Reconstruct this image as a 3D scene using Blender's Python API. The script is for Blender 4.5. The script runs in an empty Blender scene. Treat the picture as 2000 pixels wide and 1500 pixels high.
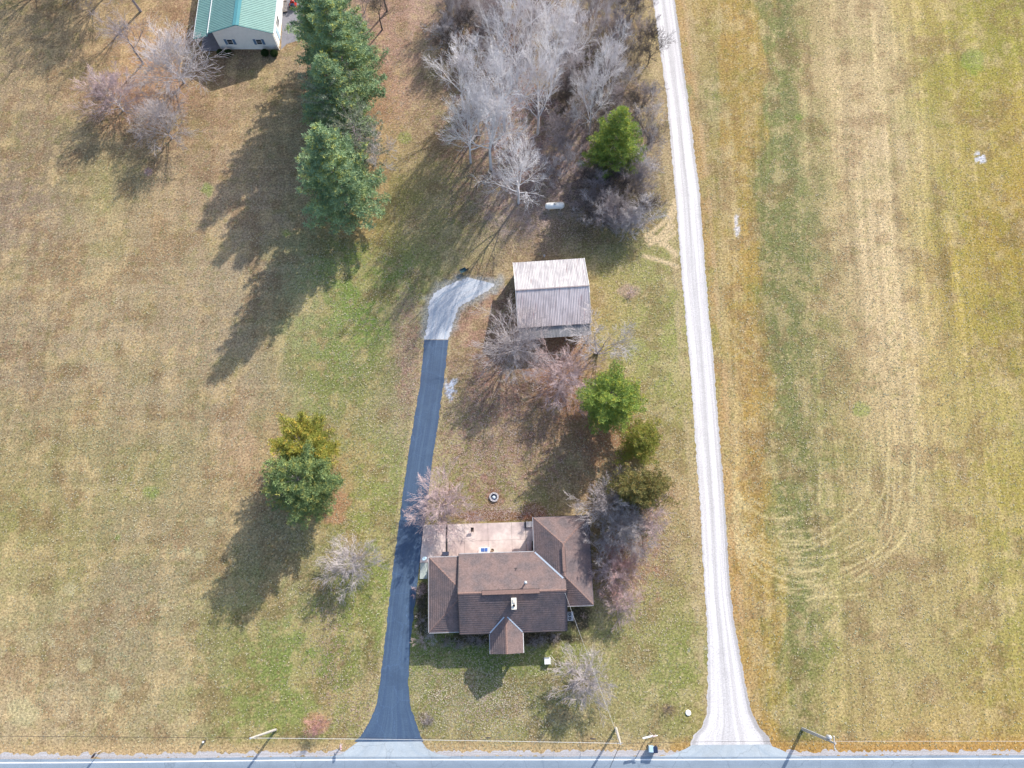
import bpy, math, random
import numpy as np
from mathutils import Vector, Matrix
R = math.radians
random.seed(7)
S = bpy.context.scene
COL = S.collection

# ---------------------------------------------------------------- camera
FPX, CAMH, TILT = 1413.0, 100.0, R(15.8)
cam = bpy.data.objects.new('camera', bpy.data.cameras.new('camera'))
COL.objects.link(cam)
cam.location = (0, 0, CAMH)
cam.rotation_euler = (TILT, 0, 0)
cam.data.sensor_width = 36
cam.data.lens = FPX / 2000 * 36
cam.data.clip_end = 12000
cam.data.clip_start = 1
S.camera = cam
# ---------------------------------------------------------------- light
SUN_EL, SHADOW_AZ = 31.0, 33.0           # shadows fall towards -x,-y, 33 deg off -y
w = bpy.data.worlds.new('World'); S.world = w; w.use_nodes = True
nt = w.node_tree; nt.nodes.clear()
sky = nt.nodes.new('ShaderNodeTexSky'); sky.sky_type = 'NISHITA'; sky.sun_disc = False
sky.sun_elevation = R(SUN_EL); sky.sun_rotation = R(SHADOW_AZ)
sky.air_density = 1.0; sky.dust_density = 1.6; sky.ozone_density = 0.8
bg = nt.nodes.new('ShaderNodeBackground'); bg.inputs[1].default_value = 0.13
wo = nt.nodes.new('ShaderNodeOutputWorld')
nt.links.new(sky.outputs[0], bg.inputs[0]); nt.links.new(bg.outputs[0], wo.inputs[0])
sun = bpy.data.objects.new('sun', bpy.data.lights.new('sun', 'SUN')); COL.objects.link(sun)
sun.data.energy = 3.3; sun.data.angle = R(0.6); sun.data.color = (1.0, 0.93, 0.83)
sd = Vector((math.sin(R(SHADOW_AZ)) * math.cos(R(SUN_EL)), math.cos(R(SHADOW_AZ)) * math.cos(R(SUN_EL)), math.sin(R(SUN_EL))))
sun.rotation_euler = sd.to_track_quat('Z', 'Y').to_euler()
sun.location = (60, 90, 120)
S.view_settings.view_transform = 'Standard'; S.view_settings.look = 'None'
S.view_settings.gamma = 1; S.view_settings.exposure = 1.0
S.view_settings.use_curve_mapping = False
KEXP = np.array([1.72, 1.70, 1.62])      # what sunlit flat ground multiplies its base colour by

# ---------------------------------------------------------------- helpers
def g(u, v, z=0.0):
    """ground (or height z) point of a measured spot of the survey picture"""
    c, s = math.cos(TILT), math.sin(TILT)
    a, b = u - 1000, 750 - v
    dz = b * s - FPX * c
    t = (z - CAMH) / dz
    return (a * t, (b * c + FPX * s) * t)
def gv(u, v, z=0.0):
    x, y = g(u, v, z); return Vector((x, y, z))
def lin(c):
    c = np.asarray(c, float) / 255.0
    return np.where(c <= 0.04045, c / 12.92, ((c + 0.055) / 1.055) ** 2.4)
def alb(c, k=1.0):
    return tuple(np.clip(lin(c) / KEXP * k, 0.005, 0.85))
def tag(o, label=None, cat=None, group=None, kind=None):
    if label: o['label'] = label
    if cat: o['category'] = cat
    if group: o['group'] = group
    if kind: o['kind'] = kind
    return o
def empty(name, loc=(0, 0, 0), rz=0.0):
    o = bpy.data.objects.new(name, None); COL.objects.link(o)
    o.location = loc; o.rotation_euler = (0, 0, rz); o.empty_display_size = .3
    return o
def link(name, me, parent=None, loc=None):
    o = bpy.data.objects.new(name, me); COL.objects.link(o)
    if parent is not None: o.parent = parent
    if loc is not None: o.location = loc
    return o
def copy_tree(o, parent=None):
    c = o.copy(); COL.objects.link(c); c.parent = parent
    for ch in list(o.children): copy_tree(ch, c)
    return c

def mat(name, col, rough=0.8, var=0.25, scale=3.0, bump=0.0, bscale=20.0, metal=0.0, spec=0.3, stretch=None, hue=None, attr=None, coord='Object'):
    m = bpy.data.materials.new(name); m.use_nodes = True
    t = m.node_tree; N = t.nodes; L = t.links
    b = N['Principled BSDF']
    b.inputs['Roughness'].default_value = rough; b.inputs['Metallic'].default_value = metal
    b.inputs['Specular IOR Level'].default_value = spec
    if coord == 'World':
        tc = N.new('ShaderNodeNewGeometry').outputs['Position']
    else:
        tc = N.new('ShaderNodeTexCoord').outputs[coord]
    mp = N.new('ShaderNodeMapping'); L.new(tc, mp.inputs[0])
    if stretch: mp.inputs['Scale'].default_value = stretch
    n = N.new('ShaderNodeTexNoise'); n.inputs['Scale'].default_value = scale; n.inputs['Detail'].default_value = 6
    n.inputs['Roughness'].default_value = 0.7
    L.new(mp.outputs[0], n.inputs[0])
    mr = N.new('ShaderNodeMapRange'); mr.inputs[1].default_value = .3; mr.inputs[2].default_value = .7
    mr.inputs[3].default_value = 1 - var; mr.inputs[4].default_value = 1 + var
    L.new(n.outputs[0], mr.inputs[0])
    mx = N.new('ShaderNodeVectorMath'); mx.operation = 'SCALE'
    if attr:
        at = N.new('ShaderNodeAttribute'); at.attribute_name = attr
        src = at.outputs['Color']
    else:
        rg = N.new('ShaderNodeMix'); rg.data_type = 'RGBA'
        rg.inputs[6].default_value = (*col, 1); rg.inputs[7].default_value = (*(hue or col), 1)
        n2 = N.new('ShaderNodeTexNoise'); n2.inputs['Scale'].default_value = scale * .37; n2.inputs['Detail'].default_value = 4
        L.new(mp.outputs[0], n2.inputs[0])
        m2 = N.new('ShaderNodeMapRange'); m2.inputs[1].default_value = .42; m2.inputs[2].default_value = .62
        L.new(n2.outputs[0], m2.inputs[0]); L.new(m2.outputs[0], rg.inputs[0])
        src = rg.outputs[2]
    L.new(src, mx.inputs[0]); L.new(mr.outputs[0], mx.inputs['Scale'])
    L.new(mx.outputs[0], b.inputs['Base Color'])
    if bump:
        nb = N.new('ShaderNodeTexNoise'); nb.inputs['Scale'].default_value = bscale; nb.inputs['Detail'].default_value = 4
        L.new(mp.outputs[0], nb.inputs[0])
        bp = N.new('ShaderNodeBump'); bp.inputs['Strength'].default_value = bump; bp.inputs['Distance'].default_value = .05
        L.new(nb.outputs[0], bp.inputs['Height']); L.new(bp.outputs[0], b.inputs['Normal'])
    return m

class MB:
    def __init__(s): s.v = []; s.f = []; s.mi = []
    def add(s, vs, fs, mi=0):
        n = len(s.v); s.v += [tuple(p) for p in vs]
        for f in fs: s.f.append(tuple(i + n for i in f)); s.mi.append(mi)
        return s
    def box(s, a, b, mi=0, rot=None, piv=None):
        (x0, y0, z0), (x1, y1, z1) = a, b
        vs = [Vector(p) for p in ((x0,y0,z0),(x1,y0,z0),(x1,y1,z0),(x0,y1,z0),(x0,y0,z1),(x1,y0,z1),(x1,y1,z1),(x0,y1,z1))]
        if rot is not None:
            pv = Vector(piv) if piv else (Vector(a) + Vector(b)) / 2
            vs = [rot @ (p - pv) + pv for p in vs]
        return s.add(vs, [(3,2,1,0),(4,5,6,7),(0,1,5,4),(1,2,6,5),(2,3,7,6),(3,0,4,7)], mi)
    def tube(s, pts, r, n=8, mi=0, cap=True):
        pts = [Vector(p) for p in pts]
        rs = r if isinstance(r, (list, tuple)) else [r] * len(pts)
        vs = []; fs = []
        for i, p in enumerate(pts):
            d = (pts[min(i+1, len(pts)-1)] - pts[max(i-1, 0)]).normalized()
            a = d.orthogonal().normalized() if i == 0 else (a - d * a.dot(d)).normalized()
            c = d.cross(a)
            for k in range(n):
                t = 2 * math.pi * k / n
                vs.append(p + (a * math.cos(t) + c * math.sin(t)) * rs[i])
        for i in range(len(pts) - 1):
            for k in range(n):
                fs.append((i*n+k, i*n+(k+1) % n, (i+1)*n+(k+1) % n, (i+1)*n+k))
        if cap: fs.append(tuple(range(n-1, -1, -1))); fs.append(tuple(range((len(pts)-1)*n, len(pts)*n)))
        return s.add(vs, fs, mi)
    def lathe(s, prof, c=(0,0,0), n=16, mi=0, axis='z', sx=1.0, sy=1.0):
        vs = []; fs = []
        for r, z in prof:
            for k in range(n):
                t = 2 * math.pi * k / n
                p = (r*math.cos(t)*sx, r*math.sin(t)*sy, z)
                if axis == 'x': p = (z, r*math.cos(t), r*math.sin(t))
                if axis == 'y': p = (r*math.cos(t), z, r*math.sin(t))
                vs.append((c[0]+p[0], c[1]+p[1], c[2]+p[2]))
        for i in range(len(prof)-1):
            for k in range(n):
                fs.append((i*n+k, i*n+(k+1) % n, (i+1)*n+(k+1) % n, (i+1)*n+k))
        return s.add(vs, fs, mi)
    def mesh(s, name, mats, smooth=False):
        me = bpy.data.meshes.new(name); me.from_pydata(s.v, [], s.f)
        for m in (mats if isinstance(mats, (list, tuple)) else [mats]): me.materials.append(m)
        me.polygons.foreach_set('material_index', s.mi)
        if smooth: me.polygons.foreach_set('use_smooth', [True] * len(s.f))
        me.update(); return me
    def build(s, name, mats, parent=None, smooth=False, loc=None):
        return link(name, s.mesh(name, mats, smooth), parent, loc)

def np_mesh(name, V, F, mats, colors=None, uv=None):
    """V (n,3), F (m,k) with equal k"""
    me = bpy.data.meshes.new(name)
    V = np.asarray(V, np.float32); F = np.asarray(F, np.int32); m, k = F.shape
    me.vertices.add(len(V)); me.vertices.foreach_set('co', V.ravel())
    me.loops.add(m * k); me.loops.foreach_set('vertex_index', F.ravel())
    me.polygons.add(m); me.polygons.foreach_set('loop_start', np.arange(0, m*k, k, dtype=np.int32))
    me.polygons.foreach_set('loop_total', np.full(m, k, np.int32))
    if colors is not None:
        ca = me.color_attributes.new('col', 'FLOAT_COLOR', 'POINT')
        c4 = np.ones((len(V), 4), np.float32); c4[:, :3] = colors
        ca.data.foreach_set('color', c4.ravel())
    if uv is not None:
        ul = me.uv_layers.new(name='UVMap'); ul.data.foreach_set('uv', np.asarray(uv, np.float32)[F.ravel()].ravel())
    me.materials.append(mats); me.update(calc_edges=True); me.validate()
    return me

# numpy value noise
def vnoise(x, y, seed):
    rs = np.random.RandomState(seed); T = rs.rand(256, 256)
    xi = np.floor(x).astype(int); yi = np.floor(y).astype(int)
    fx = x - xi; fy = y - yi; fx = fx*fx*(3-2*fx); fy = fy*fy*(3-2*fy)
    a = T[yi % 256, xi % 256]; b = T[yi % 256, (xi+1) % 256]; c = T[(yi+1) % 256, xi % 256]; d = T[(yi+1) % 256, (xi+1) % 256]
    return (a*(1-fx)+b*fx)*(1-fy)+(c*(1-fx)+d*fx)*fy
def fbm(x, y, seed, oct=4, gain=.55):
    s = 0; a = 1; t = 0
    for o in range(oct):
        s = s + a*vnoise(x*2**o+17.3*o, y*2**o+9.1*o, seed+o); t += a; a *= gain
    return s/t
def sst(a, b, x):
    t = np.clip((x-a)/(b-a), 0, 1); return t*t*(3-2*t)

# ================================================================ GROUND
def axis(lo, hi, step, far):
    core = list(np.arange(lo, hi + 1e-6, step)); out = []; d = step*4; p = hi
    while p < far: p += d; d *= 1.7; out.append(p)
    neg = []; d = step*4; p = lo
    while p > -far: p -= d; d *= 1.7; neg.append(p)
    return np.array(neg[::-1] + core + out)
gx = axis(-92, 92, .25, 4000); gy = axis(-26, 102, .25, 4000)
X, Y = np.meshgrid(gx, gy)
def proj(x, y, z=0.0):
    c, s = math.cos(TILT), math.sin(TILT)
    dep = np.maximum(y*s + (CAMH - z)*c, 1.0); up = y*c - (CAMH - z)*s
    return 1000 + FPX*x/dep, 750 - FPX*up/dep
Yc = np.clip(Y, -26, 102); Xc = np.clip(X, -95, 95)
U, V = proj(Xc, Yc)
wu = (fbm(X/9, Y/9, 3)-.5)*90; wv = (fbm(X/9, Y/9, 33)-.5)*110
UU, VV = U + wu, V + wv
SPL = [
(50,50,168,152,122),(200,40,152,137,112),(60,200,160,145,120),(150,130,190,162,122),(240,170,190,150,115),(300,160,200,160,125),
(200,250,152,130,110),(100,300,140,126,108),(180,340,158,158,105),(60,420,156,140,124),(300,400,182,162,132),(200,500,180,165,130),
(60,540,175,160,130),(60,680,165,150,125),(200,680,180,165,135),(350,600,178,162,134),(330,500,182,165,135),(450,350,180,160,135),(450,220,172,148,122),(400,150,160,135,115),
(500,500,172,158,134),(500,650,172,158,134),(540,760,172,156,132),(400,780,172,158,130),(300,780,176,160,130),(620,700,146,158,104),(600,560,160,160,120),(540,250,165,155,122),
(700,520,128,164,76),(745,430,192,172,115),(690,640,114,156,66),(650,770,138,156,92),(775,600,132,156,84),(790,750,168,145,125),
(760,850,165,160,120),(715,900,150,158,92),(745,1000,148,162,88),(730,1200,142,156,84),(590,1270,112,144,66),(520,1350,140,152,90),  # deepest green entry also carries a tree's soft shadow, put into the grass colour
(700,1350,150,150,100),(560,1150,150,152,108),(640,1180,150,155,100),(300,900,160,155,115),(150,900,165,155,115),(100,1050,165,160,108),(300,1100,165,155,125),(200,1250,165,156,125),
(60,1200,175,166,125),(60,1380,188,174,140),(300,1390,178,168,130),(450,1180,165,160,115),(400,1020,168,155,120),(500,880,188,162,130),(540,1050,160,150,115),
(790,120,206,168,148),(770,220,205,165,140),(820,300,165,150,105),(770,380,170,155,112),(860,430,150,146,92),(870,180,152,136,98),(700,60,170,145,135),
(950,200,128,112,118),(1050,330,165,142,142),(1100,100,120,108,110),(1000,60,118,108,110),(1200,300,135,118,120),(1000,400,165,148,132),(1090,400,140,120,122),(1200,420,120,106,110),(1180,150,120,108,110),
(1285,250,172,152,128),(1292,100,190,172,120),(1292,380,175,160,110),(930,490,165,155,110),(1050,470,165,140,110),(1190,480,150,155,85),
(1280,540,158,166,98),(1230,590,176,156,112),(1300,640,150,166,94),(1280,720,165,165,100),(1185,600,208,178,112),(1320,850,165,160,100),
(1335,1000,190,165,120),(1320,1150,165,155,105),(1270,1000,192,160,130),(1260,1150,170,160,100),(1300,1300,140,150,78),(1200,1250,162,158,104),
(1250,1400,165,155,105),(1000,1400,165,155,100),(1150,1430,170,155,110),(850,1400,160,150,100),(900,1290,118,138,72),(1050,1320,135,148,82),
(910,640,196,152,128),(1080,700,180,140,115),(950,800,165,132,115),(900,850,146,140,95),(1000,850,178,146,116),(1090,900,170,142,116),(960,900,142,136,98),(880,930,150,160,92),
(1010,960,130,138,80),(900,1000,172,142,100),(960,700,160,125,110),(1180,870,165,125,95),(1100,820,180,130,98),
(1400,50,188,155,90),(1390,300,176,150,80),(1420,500,180,148,80),(1430,700,188,152,84),(1450,880,184,152,90),(1450,1100,182,152,92),(1480,1250,172,156,95),(1460,1380,186,156,98),
(1490,60,132,142,98),(1480,200,130,142,98),(1490,350,128,140,95),(1505,500,124,138,92),(1520,650,126,138,92),(1540,800,130,140,94),(1560,950,134,142,94),(1580,1100,140,144,98),(1590,1200,146,148,98),
(1580,60,170,155,110),(1600,200,204,184,144),(1590,400,205,184,148),(1610,600,204,182,142),(1630,750,196,178,132),(1680,100,204,186,140),(1700,300,212,192,154),(1710,480,215,195,160),(1730,650,210,190,150),
(1800,60,180,168,105),(1860,150,150,158,74),(1960,60,146,154,72),(1950,230,180,162,84),(1850,320,178,166,104),(1840,450,150,146,66),(1950,450,186,152,74),(1950,600,164,156,76),(1860,560,192,168,96),
(1900,800,180,170,114),(1780,780,196,174,125),(1700,830,190,168,115),(1620,880,166,156,100),(1640,1000,160,154,96),(1750,1000,192,172,118),(1950,1000,160,152,76),(1850,1000,182,168,110),
(1680,1130,146,140,80),(1850,1150,188,172,118),(1960,1180,172,165,102),(1600,1350,146,146,72),(1780,1280,162,154,94),(1900,1300,148,146,70),(1700,1330,178,164,110),(1960,1400,166,152,86),(1750,1450,192,152,86),(1900,1445,192,148,82),(1600,1430,185,155,95)]
num = np.zeros(X.shape + (3,)); den = np.full(X.shape, 1e-12)
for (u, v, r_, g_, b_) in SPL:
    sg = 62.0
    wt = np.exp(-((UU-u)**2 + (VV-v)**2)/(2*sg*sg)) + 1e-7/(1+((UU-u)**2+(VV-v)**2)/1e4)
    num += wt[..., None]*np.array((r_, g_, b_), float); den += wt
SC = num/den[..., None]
# hay field east of the lane: bands that run along the lane
DL = X - (32.3 - (95.8-Y)*.0715)
dd_ = DL + (fbm(X/5, Y/14, 7, 4)-.5)*10 + (fbm(X/1.2, Y/2.5, 8, 3)-.5)*5
pd = [0, 2.2, 3.6, 6, 8, 9.5, 13, 15.5, 19, 22, 30, 34, 39, 46, 54, 70]
pc = np.array([(200,178,130),(206,182,134),(192,158,96),(186,150,84),(174,148,84),(128,132,82),(112,122,76),(138,138,90),(190,170,126),(208,186,146),(212,190,152),(200,178,120),(188,166,92),(176,156,80),(190,164,88),(174,154,80)], float)
pr_ = np.stack([np.interp(dd_, pd, pc[:, k]) for k in range(3)], -1)
south = sst(45, -18, Y)[..., None]*sst(14, 20, DL)[..., None]
pr_ = pr_*(1-south*.7)+np.array((184, 168, 112.))*south*.7
fm = (sst(2.0, 3.0, DL)*(.70-.25*sst(28, 42, DL)))[..., None]
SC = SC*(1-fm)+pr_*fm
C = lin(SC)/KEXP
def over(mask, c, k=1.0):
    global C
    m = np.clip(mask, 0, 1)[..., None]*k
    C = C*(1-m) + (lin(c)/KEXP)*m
def blob(u, v, su, sv, rough=.5, seed=50):
    """soft uneven patch measured in the survey picture"""
    q = np.sqrt(((U-u)/su)**2 + ((V-v)/sv)**2)
    return 1 - sst(.7, 1.15, q + (fbm(X/1.3, Y/1.3, seed, 4)-.5)*rough*2)
def line_d(pts):
    D = np.full(X.shape, 1e9)
    for (a, b) in zip(pts[:-1], pts[1:]):
        ax, ay = a; bx, by = b
        msk = (X > min(ax, bx)-3) & (X < max(ax, bx)+3) & (Y > min(ay, by)-3) & (Y < max(ay, by)+3)
        px = X[msk]-ax; py = Y[msk]-ay; dx, dy = bx-ax, by-ay; l2 = dx*dx+dy*dy+1e-9
        t = np.clip((px*dx+py*dy)/l2, 0, 1)
        D[msk] = np.minimum(D[msk], np.hypot(px-dx*t, py-dy*t))
    return D
def spline(pts, n=12):
    P = [np.array(p, float) for p in pts]; P = [2*P[0]-P[1]] + P + [2*P[-1]-P[-2]]; out = []
    for i in range(1, len(P)-2):
        for k in range(n):
            t = k/n
            out.append(.5*((2*P[i])+(-P[i-1]+P[i+1])*t+(2*P[i-1]-5*P[i]+4*P[i+1]-P[i+2])*t*t+(-P[i-1]+3*P[i]-3*P[i+1]+P[i+2])*t**3))
    out.append(P[-2]); return out
def pxline(pts, n=10): return [g(*p) for p in spline(pts, n)]
# green tufts and dry patches in every size
lush = lin((122, 134, 62))/KEXP; straw = lin((212, 190, 144))/KEXP; dirt = lin((140, 112, 86))/KEXP
n1 = fbm(X/4.5, Y/4.5, 5, 5); n2 = fbm(X/2.0, Y/2.2, 11, 4); n3 = fbm(X/.8, Y/.8, 21, 3)
for nn, cc, lo, hi, k in ((n1, lush, .56, .72, .26), (n2, straw, .52, .70, .45), (fbm(X/3, Y/3, 41, 5), dirt, .53, .68, .45), (n3, lush, .58, .8, .32), (fbm(X/.45, Y/.45, 45, 2), dirt, .62, .85, .5), (fbm(X/.5, Y/.5, 46, 2), straw, .62, .85, .5)):
    m = sst(lo, hi, nn)[..., None]*k; C = C*(1-m)+cc*m
# mower / tractor streaks: along the lane in the hay field, weaker weave in the lawn on the left
lane_dir = (X - (32.0 - (95.8-Y)*0.070))
stre = fbm(lane_dir/.55, Y/22, 61, 3); stre2 = fbm(lane_dir/2.4, Y/40, 71, 3)
fr = sst(2.2, 3.5, DL)
stre3 = fbm(lane_dir/.8+(fbm(X/30, Y/60, 66, 2)-.5)*6, Y/60, 67, 2)
C *= 1 + (fr*((stre-.5)*.62*sst(.30, .6, stre2) + (stre2-.5)*.34 + (stre3-.5)*.36*sst(14, 20, DL)*(1-sst(34, 44, DL))))[..., None]
fl = 1-sst(-22, -14, X)
C *= 1 + (fl*((fbm((X+Y*.05)/.8, Y/20, 81, 3)-.5)*.34 + (fbm(X/20, (Y-X*.03)/.8, 91, 3)-.5)*.34 + (fbm((X+Y*.1)/2.2, Y/25, 83, 2)-.5)*.25))[..., None]
C = C*(1+fl[..., None]*np.array((.03, -.045, -.12)))
# verge beside the road
rdY = lambda x: -20.6 - .35*sst(-15, -64, x)*1.0 + .12*sst(20, 64, x)
vg = 1-sst(.5, 2.2, Y-(rdY(X)+.7)+(n2-.5)*1.2)
over(vg*(X < 20)*.85, (208, 178, 132)); over(vg*(X >= 20)*.8, (196, 152, 88))
# lane verges: packed straw coloured lines
lane_pts = [(1297,0),(1322,190),(1343,380),(1357,560),(1370,700),(1382,860),(1393,1000),(1401,1160),(1410,1260),(1418,1340),(1425,1400)]
for off, wd, cc, k in ((-36, .35, (205,182,140), .5), (-44, .2, (200,180,138), .5), (37, .5, (200,160,110), .6), (46, .22, (210,182,140), .5), (58, .2, (206,182,136), .4), (74, .2, (205,182,136), .3)):
    D = line_d(pxline([(u+off*(.85+v/9000), v) for u, v in lane_pts], 4))
    over((1-sst(wd, wd*2.4, D))*sst(.3, .6, fbm(X/1.5, Y/3, 101, 3)), cc, k)
for side_ in (1, 2):
    D = line_d([g(DR_[side_]+(-3 if side_ == 1 else 3), DR_[0]) for DR_ in ((664,829,876),(750,820,866),(860,802,851),(960,787,838),(1025,779,829)) + (((1100,769,820),(1165,761,812),(1250,752,802),(1300,746,799),(1380,734,801),(1435,707,821)) if side_ == 1 else ())])
    over((1-sst(.12, .45, D))*sst(.25, .5, fbm(X/.8, Y/.8, 121, 3)), (208, 188, 140), .6)
D = line_d([g(*p) for p in ((834,650),(837,610),(842,585),(862,564),(900,548),(950,556),(966,560))]); over((1-sst(.3, 1.6, D+(n3-.5)*1.4)), (176, 178, 172), .8)
D = line_d([g(*p) for p in ((870,650),(885,610),(905,588),(940,572),(972,552))]); over((1-sst(.4, 1.7, D+(n3-.5)*1.6)), (180, 180, 174), .8)
# tractor turning circles pressed into the hay field
arcs = []
for k_ in range(8):
    y_ = 900+k_*24; x_ = 1427+k_*1.5; w_ = 70+k_*17
    arcs.append([(x_, y_), (x_+w_*.3, y_+52+k_*2), (x_+w_*.8, y_+84+k_*2), (x_+w_*1.5, y_+88)])
for k, (xl, yl, xb, yb, xr, yr) in enumerate(((1428,930,1560,1058,1700,900),(1428,955,1555,1078,1735,880),(1430,985,1560,1100,1735,960),(1432,1010,1565,1118,1760,920),
        (1434,1050,1570,1150,1780,960),(1436,1075,1575,1172,1785,930),(1430,1030,1570,1135,1745,1000),(1425,905,1500,1012,1600,990))):
    arcs.append([(xl, yl),(xl+(xb-xl)*.35, yl+(yb-yl)*.72),(xb, yb),(xb+(xr-xb)*.55, yb-(yb-yr)*.22),(xr-12, yb-(yb-yr)*.55),(xr, yr-10),(xr+2, yr-90)])
for a in arcs:
    D = line_d(pxline(a)); over((1-sst(.05, .24, D))*sst(.30, .55, fbm(X/1.2, Y/1.2, 111, 3)), (228, 210, 156), .62)
for a in ([(1395,560),(1430,640),(1475,690)],[(1400,600),(1440,680),(1500,720)],[(1392,600),(1425,690),(1450,720)]):
    D = line_d(pxline(a)); over((1-sst(.12, .4, D)), (210,190,135), .35)
for a in ([(1318,392),(1300,430),(1262,462)],[(1322,400),(1306,440),(1280,470)],[(1262,458),(1290,468),(1318,492)],[(1316,440),(1296,462),(1268,478)],[(1262,470),(1285,470),(1322,500)],[(1318,455),(1300,470),(1290,478)],[(1258,500),(1300,512),(1322,520)]):
    D = line_d(pxline(a)); over((1-sst(.16, .5, D)), (226, 202, 160), .95)
# leaf litter, mulch, needles, bare spots, painted house shadow
over(blob(622, 985, 62, 34, .8), (190, 136, 108), .7); over(blob(660, 930, 30, 40, .8), (195, 155, 118), .4)
over(blob(700, 440, 45, 40), (205, 168, 118), .6); over(blob(730, 350, 30, 60), (200, 165, 128), .4)
over(blob(1150, 800, 60, 40, .9), (170, 122, 100), .4); over(blob(1180, 860, 70, 60), (160, 118, 92), .5)
over(blob(1215, 1110, 75, 60, .9), (182, 136, 112), .45); over(blob(970, 1008, 100, 12), (140, 84, 74), .7); over(blob(1040, 1000, 30, 20), (150, 92, 80), .5)
over(blob(965, 972, 22, 20), (150, 112, 92), .7); over(blob(290, 180, 70, 50, .9), (200, 155, 125), .3); over(blob(225, 180, 60, 50, .9), (160, 125, 110), .3)
over(blob(1000, 1246, 165, 14), (74, 62, 58), .8); over(blob(1130, 1205, 30, 34), (66, 60, 60), .85); over(blob(826, 1185, 14, 66), (78, 66, 58), .8)  # heat pump bed: mulch, darkened further by house shadow put into the colour
over(blob(1090, 700, 70, 90), (178, 128, 108), .45); over(blob(985, 690, 60, 50), (150, 118, 108), .4)
over(blob(790, 640, 30, 80), (168, 138, 124), .35); over(blob(830, 1403, 20, 16), (130, 110, 98), .6); over(blob(620, 1412, 26, 20), (200, 140, 118), .5)
over(blob(1230, 570, 22, 14), (190, 160, 148), .6); over(blob(290, 336, 8, 8), (190, 150, 160), .5); over(blob(1302, 1385, 14, 14), (140, 112, 96), .5)
for (u, v, a) in ((405,370,14),(790,270,14),(295,960,16),(230,1050,8),(1680,800,18),(1900,120,26),(560,455,9),(1560,230,9),(860,940,6),(845,1010,10)):
    over(blob(u, v, a, a*.9), (118, 160, 62), .45)
for (u, v, a) in ((365,1075,8),(410,1020,10),(135,1150,12),(100,1255,8),(225,1355,16),(390,1085,9),(165,1300,16),(45,1390,30)):
    over(blob(u, v, a, a), (206, 198, 150), .5)
gr = sst(.50, .58, fbm(X/.7, Y/.7, 131, 3))
over(blob(1917, 305, 15, 17, .8)*gr, (222, 226, 238), .95); over(blob(1440, 440, 5, 24, .7)*gr, (228, 226, 232), .9)
over(blob(881, 758, 13, 24, .8)*sst(.42, .5, fbm(X/.7, Y/.7, 131, 3)), (206, 216, 232), .95); over(blob(1360, 1275, 24, 14, .7)*gr, (196, 196, 196), .7)
over(blob(1090, 315, 150, 110, .5)*sst(.52, .62, fbm(X/.5, Y/.5, 141, 3)), (200, 182, 184), .5)
over(blob(1010, 420, 70, 50, .5)*sst(.5, .62, fbm(X/.5, Y/.5, 142, 3)), (206, 186, 182), .5)
for (u, v, su, sv, k) in ((900,880,70,60,.5),(970,780,70,70,.5),(940,960,70,30,.45),(800,700,26,120,.45),(1020,900,80,60,.5),(1250,1060,60,80,.4),(650,1250,30,80,.25),(960,200,120,220,.4)):
    over(blob(u, v, su, sv, .6)*sst(.55, .65, fbm(X/.45, Y/.45, 151, 3)), (186, 138, 130), k)
    over(blob(u, v, su, sv, .6)*sst(.55, .65, fbm(X/.45, Y/.45, 161, 3)), (126, 78, 72), k*.8)
C = C*(1+sst(2.2, 3.5, DL)[..., None]*np.array((.03, .0, -.06)))
C = np.clip(C*1.10, .01, .8)
ny, nx = X.shape
idx = np.arange(nx*ny).reshape(ny, nx)
F = np.stack([idx[:-1, :-1], idx[:-1, 1:], idx[1:, 1:], idx[1:, :-1]], -1).reshape(-1, 4)
Vg = np.stack([X, Y, np.zeros_like(X)], -1).reshape(-1, 3)

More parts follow.
